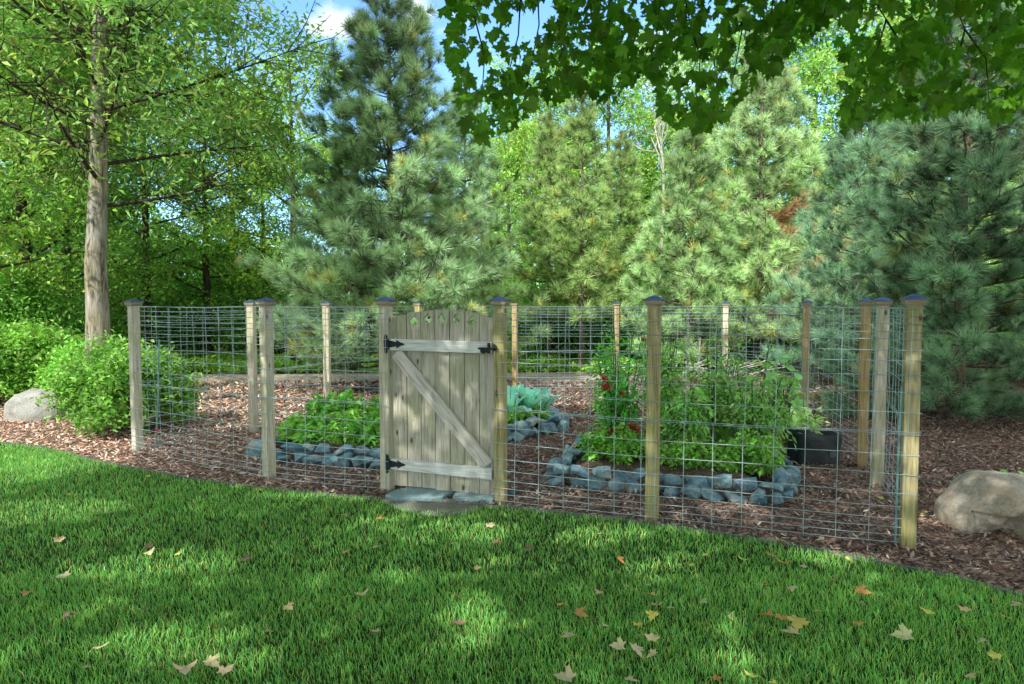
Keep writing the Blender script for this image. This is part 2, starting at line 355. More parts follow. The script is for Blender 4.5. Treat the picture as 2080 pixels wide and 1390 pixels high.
# ------------------------------------------------------------------ lawn grass (stuff)
rng = np.random.default_rng(7)
def grass_blades(n, x0, x1, y0, y1, hh, ww, rng, mb):
    x = rng.uniform(x0, x1, n); y = rng.uniform(y0, y1, n)
    ey = edge_y(x); k = (y < ey + .015) & (np.abs(x) < (y + .6) * .80 + .7)
    # keep the flagstone free
    x, y = x[k], y[k]
    f = inpoly(np.stack([x, y], 1), FLAG); x, y = x[~f], y[~f]
    n = len(x)
    # tuft clumping
    an = rng.uniform(0, 2 * math.pi, n); lean = rng.uniform(.1, .75, n)
    sw = np.array([noise.noise(Vector((a * 1.3, b * 1.3, 0))) for a, b in zip(x[::40], y[::40])]); sw = np.repeat(sw, 40)[:n]
    big = np.sin(x * 1.7 + np.sin(y * 2.1)) * np.cos(y * 2.3 + np.sin(x * 1.1)) 
    med = np.sin(x * 9 + 3 * np.sin(y * 7)) * np.sin(y * 8 + 2 * np.sin(x * 6))
    h = hh * (.40 + .9 * rng.random(n)) * (1 + .10 * big + .10 * med); wd = ww * (.7 + .6 * rng.random(n))
    an = an * .75 + (sw * 4 + 1.0)
    dx, dy = np.cos(an) * lean * h, np.sin(an) * lean * h
    pa = rng.uniform(0, math.pi, n); px_, py_ = np.cos(pa) * wd, np.sin(pa) * wd
    z = np.zeros(n)
    V = np.stack([np.stack([x - px_, y - py_, z], 1), np.stack([x + px_, y + py_, z], 1),
                  np.stack([x + dx * .35 + px_ * .8, y + dy * .35 + py_ * .8, h * .55], 1), np.stack([x + dx * .35 - px_ * .8, y + dy * .35 - py_ * .8, h * .55], 1),
                  np.stack([x + dx, y + dy, h * (1 - .25 * lean)], 1)], 1)
    base = np.array([.084, .200, .046]); 
    C = np.tile(base, (n, 1)) * (1 + .17 * rng.normal(size=(n, 1)) + .08 * big[:, None] + .10 * med[:, None]).clip(.4, 2)
    bl = rng.random(n) < .12; C[bl] = C[bl] * np.array([.9, 1.15, 1.9])
    yl = rng.random(n) < .09; C[yl] = C[yl] * np.array([2.6, 1.35, 1.6])
    dk = rng.random(n) < .025; C[dk] = np.array([.17, .155, .075])
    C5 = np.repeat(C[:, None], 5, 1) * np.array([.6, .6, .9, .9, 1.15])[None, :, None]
    i = np.arange(n)[:, None] * 5
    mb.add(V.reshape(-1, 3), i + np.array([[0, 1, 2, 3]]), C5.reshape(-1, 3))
    mb.f.setdefault(3, []).append(i + np.array([[3, 2, 4]]) + (mb.n - 5 * n))
def inpoly(P, poly):
    poly = np.asarray(poly); ins = np.zeros(len(P), bool); j = len(poly) - 1
    for i in range(len(poly)):
        a, b = poly[i], poly[j]
        c = ((a[1] > P[:, 1]) != (b[1] > P[:, 1])) & (P[:, 0] < (b[0] - a[0]) * (P[:, 1] - a[1]) / (b[1] - a[1] + 1e-12) + a[0])
        ins ^= c; j = i
    return ins
FLAG_PX = [(776, 1015), (838, 1013), (905, 1012), (961, 1019), (976, 1027), (962, 1036), (938, 1042), (896, 1045), (850, 1040), (812, 1031), (790, 1023)]
FLAG = [G(*p)[:2] for p in FLAG_PX]
mb = MB()
grass_blades(230000, -5, 4.5, 1.2, 4.0, .043, .0019, rng, mb)
grass_blades(170000, -9, 4, 4.0, 7.6, .042, .0024, rng, mb)
grass_blades(26000, -10, -4.5, 6.5, 9.2, .05, .0032, rng, mb)
# untrimmed fringe hanging over the bed edge
fr = rng.integers(0, len(EDGE) - 1, 9000)
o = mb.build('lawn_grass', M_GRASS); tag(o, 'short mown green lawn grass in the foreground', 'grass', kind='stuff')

# ------------------------------------------------------------------ bark mulch chips (stuff)
def chips(n, x0, x1, y0, y1, L, rng, mb, red=0.0, cond=None):
    x = rng.uniform(x0, x1, n); y = rng.uniform(y0, y1, n)
    k = (y > edge_y(x) + .02) & (np.abs(x) < y * .80 + 1.2)
    if cond is not None: k &= cond(x, y)
    x, y = x[k], y[k]; n = len(x)
    an = rng.uniform(0, math.pi * 2, n); l = L * (.3 + rng.random(n) ** 2 * 1.5); wd = l * rng.uniform(.14, .38, n)
    ti = rng.normal(0, .30, n); z = rng.uniform(0, .022, n)
    d = np.stack([np.cos(an) * np.cos(ti), np.sin(an) * np.cos(ti), np.sin(ti)], 1)
    s = nrm(np.stack([-np.sin(an), np.cos(an), rng.normal(0, .35, n)], 1)); u = np.cross(d, s)
    P = np.stack([x, y, z + np.abs(np.sin(ti)) * l * .4], 1)
    l = l[:, None]; wd = wd[:, None]; t = wd * .28
    j = lambda: (1 + .35 * rng.normal(size=(n, 1))).clip(.4, 1.6)
    V = np.stack([P - d * l * .5 * j(), P + s * wd * .5 * j() - d * l * .18, P + d * l * .5, P - s * wd * .5 + d * l * .1 * j(),
                  P - d * l * .42 - u * t, P + s * wd * .45 - u * t, P + d * l * .42 - u * t, P - s * wd * .45 - u * t], 1)
    pal = np.array([[.10, .062, .047], [.17, .105, .08], [.24, .155, .12], [.32, .22, .17], [.21, .18, .16], [.42, .33, .26], [.25, .12, .075], [.055, .035, .028]])
    C = np.array([1.22, 1.36, 1.42]) * pal[rng.choice(8, n, p=[.2, .22, .2, .12, .1, .05, .05, .06])] * (1 + .2 * rng.normal(size=(n, 1))).clip(.5, 1.6)
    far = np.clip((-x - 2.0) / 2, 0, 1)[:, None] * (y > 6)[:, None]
    C = C * (1 + far * np.array([1.5, 1.35, 1.25]))  # sunlight painted in: mulch chips at the left made paler and pinker
    i = np.arange(n)[:, None] * 8
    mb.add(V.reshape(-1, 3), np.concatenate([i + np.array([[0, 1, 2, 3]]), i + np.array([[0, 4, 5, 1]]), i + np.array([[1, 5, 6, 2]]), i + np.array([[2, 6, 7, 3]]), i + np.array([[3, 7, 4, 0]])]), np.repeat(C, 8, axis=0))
mb = MB()
chips(80000, -7, 6.5, 3.0, 6.3, .036, rng, mb)
chips(76000, -9, 7.5, 5.8, 9.5, .044, rng, mb)
chips(62000, -9, 8.5, 9.5, 15.3, .075, rng, mb, cond=lambda x, y: (y < 14.45) | (x > 2) | (x < -8))
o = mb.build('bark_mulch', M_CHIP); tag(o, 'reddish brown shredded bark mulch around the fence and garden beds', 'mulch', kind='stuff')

# low green weeds strip beyond the gravel path
mb = MB()
n = 26000; P = np.stack([rng.uniform(-13, 3.5, n), rng.uniform(16.2, 20, n), np.zeros(n)], 1)
P[:, 2] = rng.uniform(.02, .38, n) * (.5 + .5 * np.sin(P[:, 0] * 1.9) ** 2)
leaves(mb, P, .16, .06, (.17, .26, .05), rng, droop=-.3, up=.2)
o = mb.build('ground_cover', M_LEAF); tag(o, 'sunlit strip of low green weeds in front of the dark wood', 'ground cover', kind='stuff')

# ------------------------------------------------------------------ fence
PX = {'a': (1843, 1108), 'b': (1324, 1055), 'c': (1017, 1018), 'd': (787, 997), 'e': (547, 972), 'k': (280, 918)}
P = {k: G(*v)[:2] for k, v in PX.items()}
P['p2'] = G(1781, 991)[:2]; P['p3'] = G(1750, 948)[:2]
def XY(px, D): return np.array([(px - CX) / FPX * D * 1.0, D])
P['p4'] = XY(1638, 9.1); P['p5'] = XY(1474, 11.3); P['p6'] = XY(1253, 12.8); P['p7'] = XY(1046, 12.6); P['p8'] = XY(850, 11.4); P['p9'] = XY(663, 9.9); P['p10'] = XY(511, 8.7)
ring = ['a', 'b', 'c', 'd', 'e', 'k', 'p10', 'p9', 'p8', 'p7', 'p6', 'p5', 'p4', 'p3', 'p2']
ctr = np.mean([P[k] for k in ring], 0)
fence = empty('garden_fence', (*P['a'], 0), 0, 'tall fence of square wooden posts and galvanised wire mesh enclosing the garden beds', 'fence')
f0 = P['a']
def bevel_box_mesh(name, hx, hy, z0, z1, bev=.004):
    bm = bmesh.new(); bmesh.ops.create_cube(bm, size=1)
    for v in bm.verts: v.co = Vector((v.co.x * 2 * hx, v.co.y * 2 * hy, z0 + (v.co.z + .5) * (z1 - z0)))
    bmesh.ops.bevel(bm, geom=bm.edges[:], offset=bev, segments=2, affect='EDGES')
    me = bpy.data.meshes.new(name); bm.to_mesh(me); bm.free(); return me
def obj(name, me, mat, parent=None, loc=(0, 0, 0), rz=0):
    if not me.materials: me.materials.append(mat)
    o = bpy.data.objects.new(name, me); COL.objects.link(o); o.parent = parent
    o.location = tuple(float(v) for v in loc); o.rotation_euler = (0, 0, rz); return o
POST = {m: bevel_box_mesh('post', .0445, .0445, -.05, 1.615) for m in ('pale', 'green', 'tan')}
MATP = {'pale': M_POST_PALE, 'green': M_POST_GREEN, 'tan': M_POST_TAN}
def trim_mesh():
    bm = bmesh.new(); prof = [(.048, 1.595), (.054, 1.605), (.060, 1.612), (.064, 1.628), (.064, 1.636)]
    rings = []
    for h, z in prof: rings.append([bm.verts.new((sx * h, sy * h, z)) for sx, sy in ((-1, -1), (1, -1), (1, 1), (-1, 1))])
    for a, b in zip(rings, rings[1:]):
        for k in range(4): bm.faces.new((a[k], a[(k + 1) % 4], b[(k + 1) % 4], b[k]))
    bm.faces.new(rings[-1]); bm.faces.new(rings[0][::-1])
    me = bpy.data.meshes.new('cap_trim'); bm.to_mesh(me); bm.free(); return me
def cap_mesh():
    bm = bmesh.new(); lo = [bm.verts.new((sx * .071, sy * .071, 1.6365)) for sx, sy in ((-1, -1), (1, -1), (1, 1), (-1, 1))]
    hi = [bm.verts.new((v.co.x, v.co.y, 1.6445)) for v in lo]; mid = [bm.verts.new((v.co.x * .5, v.co.y * .5, 1.663)) for v in lo]; top = bm.verts.new((0, 0, 1.677))
    for k in range(4):
        q = (k + 1) % 4
        bm.faces.new((lo[k], lo[q], hi[q], hi[k])); bm.faces.new((hi[k], hi[q], mid[q], mid[k])); bm.faces.new((mid[k], mid[q], top))
    bm.faces.new(lo[::-1])
    me = bpy.data.meshes.new('post_cap'); bm.to_mesh(me); bm.free(); return me
TRIM, CAP = trim_mesh(), cap_mesh()
pmat = {'a': 'green', 'b': 'green', 'c': 'green', 'd': 'pale', 'e': 'pale', 'k': 'pale', 'p10': 'pale', 'p9': 'pale', 'p8': 'tan', 'p7': 'tan', 'p6': 'tan', 'p5': 'pale', 'p4': 'tan', 'p3': 'tan', 'p2': 'pale'}
prot = {}
for i, k in enumerate(ring):
    dprev = P[ring[i - 1]] - P[k]; dnext = P[ring[(i + 1) % len(ring)]] - P[k]
    d = dnext if k in 'abcde' else dprev if k != 'k' else dprev
    rz = math.atan2(d[1], d[0])
    if k in ('p10', 'p9', 'p8', 'p7', 'p6', 'p5', 'p4'): rz = math.atan2(P['e'][1] - P['a'][1], P['e'][0] - P['a'][0]) + {'p10': .2, 'p9': .3}.get(k, 0)
    if k in ('p3', 'p2'): rz = math.atan2(P['e'][1] - P['a'][1], P['e'][0] - P['a'][0])
    po = obj('post', POST[pmat[k]], MATP[pmat[k]], fence, (*(P[k] - f0), 0), rz)
    tilt = random.Random(i).uniform(-.006, .006); po.rotation_euler = (tilt, tilt * .7 if k != 'p3' else .0, rz)
    t_ = obj('cap_trim', TRIM, M_TRIM, po); 
    if k not in ('p7',): obj('post_cap', CAP, M_CAP, po)
ROWS = [1.585, 1.537, 1.485, 1.433, 1.385, 1.31, 1.24, 1.145, 1.03, .895, .764, .75, .61, .485, .36, .27, .19, .13, .08, .03]
def mesh_panel(A, B, seed, off=.052, over=.05):
    rg = np.random.default_rng(seed); A = np.array(A); B = np.array(B); d = B - A; L = np.linalg.norm(d); d /= L
    nr = np.array([d[1], -d[0]]); mid = (A + B) / 2
    if np.dot(mid + nr - ctr, mid + nr - ctr) < np.dot(mid - nr - ctr, mid - nr - ctr): nr = -nr
    A = A + nr * off - d * over; L += 2 * over
    mb = MB(); nseg = 9; ph = rg.uniform(0, 6, 4)
    def pt(u, z):
        bow = .010 * math.sin(u * 2.2 + ph[0] + z * 2) + .006 * math.sin(u * 5 + ph[1] - z * 3) + rg.normal(0, .003)
        if z == .764: bow += .004
        zz = z + .005 * math.sin(u * 2.7 + ph[2] + z * 5) + rg.normal(0, .0015)
        q = A + d * u + nr * bow
        return (q[0] - f0[0], q[1] - f0[1], zz)
    for z in ROWS:
        mb.tube([pt(u, z) for u in np.linspace(0, L, nseg)], .0025, 4, cap=False)
    u = rg.uniform(.02, .12)
    while u < L:
        mb.tube([pt(u + .003 * math.sin(z * 7 + u * 9), z) for z in (1.588, 1.3, 1.0, .757)], .0025, 4, cap=False)
        mb.tube([pt(u + .012, z) for z in (.768, .5, .25, .02)], .0025, 4, cap=False)
        u += .2032
    return mb.build('mesh_panel', M_WIRE, fence)
for i, k in enumerate(ring):
    k2 = ring[(i + 1) % len(ring)]
    if (k, k2) == ('c', 'd'): continue
    mesh_panel(P[k], P[k2], 50 + i)

# ------------------------------------------------------------------ gate
gA, gB = P['d'], P['c']; gd = gB - gA; gL = np.linalg.norm(gd); grz = math.atan2(gd[1], gd[0])
gate = empty('garden_gate', (*gA, 0), grz, 'weathered board gate with diagonal brace and five diamond cutouts in its arched top', 'gate')
u0, u1 = .062, gL - .052; nb = 7; bw = (u1 - u0) / nb
def arch(u): 
    t = (u - (u0 + u1) / 2) / ((u1 - u0) / 2); return 1.565 - .075 * t * t
for i in range(nb):
    a = u0 + i * bw + .003; b = u0 + (i + 1) * bw - .003; zb = .055 - .02 * i / nb + .003 * ((i * 7) % 3)
    bm = bmesh.new(); c = (a + b) / 2; dz = 1.485 - (.02 if i in (1, 5) else 0) + (.005 if i == 3 else 0); s = .045
    arcL = [(a, arch(a)), ((a * 3 + b) / 4, arch((a * 3 + b) / 4))]; arcR = [((a + 3 * b) / 4, arch((a + 3 * b) / 4)), (b, arch(b))]
    if 1 <= i <= 5:
        polys = [[(c, zb), (c, dz - s * 1.05), (c - s * .95, dz), (c, dz + s * 1.05), (c, arch(c))] + arcL[::-1] + [(a, zb)],
                 [(c, zb), (b, zb)] + arcR[::-1] + [(c, arch(c)), (c, dz + s * 1.05), (c + s * .95, dz), (c, dz - s * 1.05)]]
    else: polys = [[(a, zb), (b, zb)] + arcR[::-1] + [(c, arch(c))] + arcL[::-1]]
    yf = .002 * ((i * 5) % 3 - 1); y0_, y1_ = yf, yf + .019
    cache = {}
    def gv(x, y, z):
        key = (round(x, 5), y, round(z, 5))
        if key not in cache: cache[key] = bm.verts.new((x, y, z))
        return cache[key]
    edges = {}
    for pl in polys:
        bm.faces.new([gv(x, y0_, z) for x, z in pl]); bm.faces.new([gv(x, y1_, z) for x, z in pl][::-1])
        for q in range(len(pl)):
            p1, p2 = pl[q], pl[(q + 1) % len(pl)]; key = frozenset((tuple(np.round(p1, 5)), tuple(np.round(p2, 5))))
            edges.setdefault(key, []).append((p1, p2))
    for lst in edges.values():
        if len(lst) == 1:
            p1, p2 = lst[0]; bm.faces.new((gv(p1[0], y0_, p1[1]), gv(p1[0], y1_, p1[1]), gv(p2[0], y1_, p2[1]), gv(p2[0], y0_, p2[1])))
    bmesh.ops.recalc_face_normals(bm, faces=bm.faces[:])
    me = bpy.data.meshes.new('board'); bm.to_mesh(me); bm.free(); obj('board', me, M_BOARD, gate)
def rail(z0, z1, z0b, z1b):
    a, b = u0 - .012, u1 - .012; mb = MB()
    bm = bmesh.new(); vs = []
    for y in (-.040, -.0035):
        vs.append([bm.verts.new(p) for p in ((a, y, z0), (b, y, z0b), (b, y, z1b), (a, y, z1))])
    f, g = vs
    bm.faces.new(f); bm.faces.new(g[::-1])
    for k in range(4): bm.faces.new((f[(k + 1) % 4], f[k], g[k], g[(k + 1) % 4]))
    bmesh.ops.recalc_face_normals(bm, faces=bm.faces[:]); bmesh.ops.bevel(bm, geom=bm.edges[:], offset=.003, segments=2, affect='EDGES')
    me = bpy.data.meshes.new('rail'); bm.to_mesh(me); bm.free(); return obj('rail', me, M_RAIL, gate)
rail(1.222, 1.318, 1.212, 1.305); rail(.200, .292, .178, .275)
bx0, bz0, bx1, bz1 = u0 + .045, 1.20, u1 - .052, .292
ln = math.hypot(bx1 - bx0, bz1 - bz0); me = bevel_box_mesh('brace', ln / 2, .0165, -.056, .056, .004)
br = obj('brace', me, M_BRACE, gate, ((bx0 + bx1) / 2, -.0205, (bz0 + bz1) / 2)); br.rotation_euler = (0, math.atan2(bz0 - bz1, bx1 - bx0), 0)
# cut the brace ends flush to the rails
bm = bmesh.new(); bm.from_mesh(me)
Mi = br.rotation_euler.to_matrix().inverted()
for z, sgn in ((1.2155, 1), (.2835, -1)):
    p_ = Mi @ (Vector(((bx0 + bx1) / 2, 0, z)) - Vector(((bx0 + bx1) / 2, 0, (bz0 + bz1) / 2))); n_ = Mi @ Vector((0, 0, sgn))
    r_ = bmesh.ops.bisect_plane(bm, geom=bm.verts[:] + bm.edges[:] + bm.faces[:], plane_co=p_, plane_no=n_, clear_outer=True)
    bmesh.ops.edgeloop_fill(bm, edges=[e for e in r_['geom_cut'] if isinstance(e, bmesh.types.BMEdge)])
bm.to_mesh(me); bm.free()
def prism(outline, y0, y1, mat, name, parent, bev=.0015):
    bm = bmesh.new(); f = [bm.verts.new((x, y0, z)) for x, z in outline]; g = [bm.verts.new((x, y1, z)) for x, z in outline]
    bm.faces.new(f); bm.faces.new(g[::-1])
    for k in range(len(f)): bm.faces.new((f[(k + 1) % len(f)], f[k], g[k], g[(k + 1) % len(f)]))
    bmesh.ops.recalc_face_normals(bm, faces=bm.faces[:])
    me = bpy.data.meshes.new(name); bm.to_mesh(me); bm.free(); return obj(name, me, mat, parent)
for zc in (1.275, .248):
    st = [(.052, .030), (.10, .022), (.122, .018), (.118, .036), (.175, .008), (.172, .014), (.198, 0), (.172, -.014), (.175, -.008), (.118, -.036), (.122, -.018), (.10, -.022), (.052, -.030)]
    h = prism([(x, zc + z) for x, z in st][::-1], -.046, -.0405, M_IRON, 'hinge', gate)
    pl = [(.012, .075), (.026, .085), (.040, .07), (.043, 0), (.040, -.07), (.026, -.085), (.012, -.075), (.006, -.03), (.006, .03)]
    prism([(x, zc + z) for x, z in pl][::-1], -.0525, -.0455, M_IRON, 'hinge_plate', h)
    mb = MB(); mb.tube([(.047, -.052, zc - .045), (.047, -.052, zc + .045)], .0085, 10); 
    for q in (-.02, .02): mb.tube([(.047, -.052, zc + q), (.047, -.052, zc + q + .004)], .011, 10)
    mb.build('hinge_pin', M_IRON, h, smooth=False)
mb = MB(); lu = u1 - .012
mb.box((lu - .105, -.052, 1.243), (lu - .002, -.0415, 1.262)); mb.box((lu - .09, -.060, 1.222), (lu - .03, -.0415, 1.243)); mb.tube([(lu - .11, -.056, 1.253), (lu + .03, -.056, 1.253)], .007, 8)
mb.box((lu - .028, -.062, 1.215), (lu - .008, -.0415, 1.30)); mb.tube([(lu - .075, -.07, 1.225), (lu - .045, -.085, 1.222)], .008, 8)
mb.build('latch', M_IRON, gate)
mb = MB(); mb.box((gL - .044, -.062, 1.235), (gL - .028, -.0455, 1.29)); mb.tube([(gL - .042, -.066, 1.262), (gL - .012, -.066, 1.262)], .016, 10)
mb.build('latch_catch', M_IRON, gate)

# ------------------------------------------------------------------ stepping slabs
def slab(name, px, top, thick, mat, label, seed):
    rg = random.Random(seed); pts = [G(x, y, top) for x, y in px]; pts = dens(np.array(pts + [pts[0]]), 3)[:-1]
    c = pts.mean(0); bm = bmesh.new(); rings = []
    for sc_, dz in ((.965, 0), (1.0, -.007), (1.0, -thick)):
        rings.append([bm.verts.new((( p[0] - c[0]) * sc_ + rg.uniform(-.004, .004), (p[1] - c[1]) * sc_ + rg.uniform(-.004, .004), top + dz + (rg.uniform(-.003, .003)))) for p in pts])
    n_ = len(pts)
    for a, b in zip(rings, rings[1:]):
        for k in range(n_): bm.faces.new((a[k], b[k], b[(k + 1) % n_], a[(k + 1) % n_]))
    bm.faces.new(rings[0]); bm.faces.new(rings[-1][::-1]); bmesh.ops.recalc_face_normals(bm, faces=bm.faces[:])
    me = bpy.data.meshes.new(name); bm.to_mesh(me); bm.free()
    o = obj(name, me, mat, None, (c[0], c[1], 0)); tag(o, label, 'paving slab'); return o
slab('stepping_slab', [(783, 1004), (802, 995), (846, 988), (871, 988), (900, 991), (921, 995), (905, 1006), (897, 1010), (871, 1011), (840, 1012), (812, 1011), (794, 1009)], .045, .055, M_SLAB, 'larger flat bluestone slab under the hinge side of the gate', 3)
slab('stepping_slab', [(921, 1005), (926, 999), (935, 998), (960, 1000), (985, 1003), (1004, 1006), (1000, 1012), (975, 1012), (952, 1011), (925, 1011)], .045, .055, M_SLAB, 'narrow bluestone slab under the latch side of the gate', 4)
slab('flagstone', FLAG_PX, .018, .04, M_FLAG, 'broad grey brown flagstone set in the lawn edge before the gate', 5)

# ------------------------------------------------------------------ bed edging stones
def stone_mesh(sx, sy, sz, seed):
    rg = random.Random(seed); bm = bmesh.new()
    for i in range(16):
        v = Vector((rg.gauss(0, 1), rg.gauss(0, 1), rg.gauss(0, 1))).normalized()
        m_ = max(abs(v.x), abs(v.y), abs(v.z)) ** (.78 + .2 * (seed % 5) / 4)
        v = v / m_ * rg.uniform(.84, 1.04); bm.verts.new((v.x * sx, v.y * sy, v.z * sz))
    r = bmesh.ops.convex_hull(bm, input=bm.verts[:]); 
    for v in [v for v in bm.verts if not v.link_faces]: bm.verts.remove(v)
    me = bpy.data.meshes.new('edging_stone'); bm.to_mesh(me); bm.free(); return me
ORD = ['first', 'second', 'third', 'fourth', 'fifth', 'sixth', 'seventh', 'eighth', 'ninth', 'tenth', 'eleventh', 'twelfth', 'thirteenth', 'fourteenth', 'fifteenth', 'sixteenth']
def stone_row(A, B, n, z, size, where, frm, seed, group, white=()):
    A, B = np.array(A[:2]), np.array(B[:2]); d = B - A; L = np.linalg.norm(d); rz = math.atan2(d[1], d[0]); rg = random.Random(seed)
    ws = [rg.uniform(.7, 1.3) for _ in range(n)]; tot = sum(ws); acc = 0
    for i in range(n):
        wd = ws[i] / tot * L; c = A + d / L * (acc + wd / 2); acc += wd
        hz = size * rg.uniform(.75, 1.15)
        me = stone_mesh(wd * rg.uniform(.50, .62), size * rg.uniform(1.1, 1.5), hz * 1.02, seed * 31 + i)
        o = obj('edging_stone', me, M_BLUE, None, (c[0] + rg.uniform(-.012, .012), c[1] + rg.uniform(-.012, .012), z + hz * .85 + rg.uniform(-.008, .008)), rz + rg.uniform(-.2, .2))
        o.rotation_euler[0] = rg.uniform(-.28, .28); o.rotation_euler[1] = rg.uniform(-.3, .3)
        tag(o, f'{ORD[i]} rough blue-grey stone from {frm}, {where}', 'stone', group)
g1 = 'stones edging the tomato bed'
A1, B1 = G(1118, 984), G(1590, 1026); C1 = G(1612, 962); D1 = G(1200, 915)
u_ = nrm(B1 - A1)
stone_row(A1, B1, 12, -.01, .066, 'bottom course of the tomato bed front', 'the left', 11, g1)
stone_row(A1 + [.02, .03, 0], B1 + [0, .03, 0], 11, .092, .052, 'top course of the tomato bed front', 'the left', 12, g1)
stone_row(B1 + [.06, .13, 0], C1, 4, -.01, .066, 'bottom course of the tomato bed right side', 'the front', 13, g1)
stone_row(B1 + [.05, .10, 0], C1 + [0, .75, 0], 6, .09, .058, 'top course of the tomato bed right side', 'the front', 14, g1)
stone_row(C1 + [0, .1, 0], C1 + [.0, 1.2, 0], 4, -.01, .06, 'back bottom course of the tomato bed right side', 'the front', 15, g1)
stone_row(A1 + [.0, .14, 0], D1, 5, -.01, .06, 'bottom course of the tomato bed left side', 'the front', 16, g1)
stone_row(A1 + [.02, .16, 0], D1, 4, .088, .045, 'top course of the tomato bed left side', 'the front', 17, g1)
g2 = 'stones edging the left herb bed'
A2, B2 = G(566, 936), G(800, 953)
stone_row(A2, B2, 7, -.01, .072, 'bottom course of the herb bed front', 'the left', 21, g2)
stone_row(A2 + [.02, .04, 0], B2 + [.1, .03, 0], 7, .10, .048, 'top course of the herb bed front', 'the left', 22, g2)
stone_row(G(515, 925), G(566, 938), 2, -.01, .10, 'upright corner group of the herb bed', 'the left', 23, g2)
stone_row(G(535, 915) , G(600, 893), 3, -.01, .075, 'back left edge of the herb bed', 'the front', 24, g2)
stone_row(B2 + [.1, .0, 0], G(900, 975), 3, -.01, .07, 'the herb bed front behind the gate', 'the left', 25, g2)
g3 = 'stones edging the kale bed'
A3, B3 = G(1000, 905), G(1150, 872)
stone_row(A3, B3, 8, -.01, .075, 'bottom course of the kale bed front', 'the left', 31, g3)
stone_row(A3 + [0, .05, 0], B3 + [-.05, .05, 0], 8, .105, .058, 'top course of the kale bed front', 'the left', 32, g3)
stone_row(B3 + [-.02, .15, 0], B3 + [-.25, 1.3, 0], 5, -.01, .08, 'right side of the kale bed', 'the front', 33, g3)
# loose stone in the mulch right of the gate
o = obj('loose_stone', stone_mesh(.035, .03, .02, 99), M_BLUE, None, G(1040, 1003, .012)); tag(o, 'small loose bluestone chip in the mulch just right of the gate', 'stone')
# soil inside the beds
def soil(name, pts, label):
    mb = MB(); pts = np.array([p[:2] for p in pts]); c = pts.mean(0); n_ = 22; V = []; F = []
    for i in range(n_ + 1):
        for j in range(n_ + 1):
            a, b = i / n_, j / n_
            p = (1 - a) * (1 - b) * pts[0] + a * (1 - b) * pts[1] + a * b * pts[2] + (1 - a) * b * pts[3]
            e_ = min(a, 1 - a, b, 1 - b)
            z = -.005 + .14 * min(1, e_ * 7) + (.03 * noise.noise(Vector((p[0] * 5, p[1] * 5, 1))) if e_ > 0 else 0)
            V.append((p[0], p[1], z))
    for i in range(n_):
        for j in range(n_): q = i * (n_ + 1) + j; F.append((q, q + n_ + 1, q + n_ + 2, q + 1))
    mb.add(V, F); o = mb.build(name, M_SOIL, smooth=True); o['kind'] = 'structure'; return o
soil('garden_soil', [A1 + [.03, .05, 0], B1 + [0, .05, 0], C1 + [0, 1.3, 0], D1 + [.1, 1.0, 0]], '')
soil('garden_soil', [A2 + [.0, .05, 0], B2 + [.8, -.1, 0], B2 + [.9, 1.6, 0], A2 + [.1, 1.5, 0]], '')
soil('garden_soil', [A3 + [-.9, -.1, 0], B3 + [0, .05, 0], B3 + [-.2, 1.3, 0], A3 + [-.9, 1.9, 0]], '')

# ------------------------------------------------------------------ boulders
def boulder(name, cx, cy, rx, ry, rz_, seed, mat, label, notch=False):
    bm = bmesh.new(); bmesh.ops.create_icosphere(bm, subdivisions=6, radius=1)
    for v in bm.verts:
        p = v.co.copy(); q = p * 1.1 + Vector((seed, seed * .7, 0))
        f = 1 + .16 * noise.noise(q) + .06 * noise.noise(q * 2.7) + .018 * noise.noise(q * 7) + .007 * noise.noise(q * 19)
        p = Vector((math.copysign(abs(p.x) ** .85, p.x), math.copysign(abs(p.y) ** .85, p.y), math.copysign(abs(p.z) ** .8, p.z))) * f
        v.co = Vector((p.x * rx, p.y * ry, max(p.z, -.15) * rz_))
        if notch:
            x, y, z = v.co.x / rx, v.co.y / ry, v.co.z / rz_
            dline = (x + .50) * .83 + (z - .05) * -.42     # a broken face and a groove on the front left
            if y < .2 and z < .55:
                k = max(0, 1 - abs(dline) / .17) * min(1, (.55 - z) * 2.2); v.co.y += .30 * k * ry * 1.5; v.co.x += .10 * k
                if dline < -.0 and z < .35 and x > -.93: v.co.y += .16 * ry * (1 + .9 * noise.noise(Vector((x * 6, z * 14, 2))))
            if x > -.3 and z < -.1 and x < -.05: v.co.y += .05
    for f in bm.faces: f.smooth = True
    me = bpy.data.meshes.new(name); bm.to_mesh(me); bm.free()
    o = obj(name, me, mat, None, (cx, cy, .15 * rz_ - .02)); tag(o, label, 'boulder'); return o
bR = G(2035, 1095)
boulder('boulder', bR[0] + .31, bR[1] + .32, .47, .38, .34, 4.2, M_BOULDER, 'big rounded grey boulder with a broken groove at the right edge', True)
bL = G(65, 853)
boulder('boulder', bL[0] - .02, bL[1] + .22, .47, .36, .37, 9.1, M_BOULDER_L, 'pale sunlit domed boulder beside the clipped shrub at the left')
bB = G(1598, 862)
boulder('boulder', bB[0], bB[1] + .2, .26, .22, .2, 2.4, M_BOULDER, 'small grey boulder behind the tomato bed, left of a back fence post')

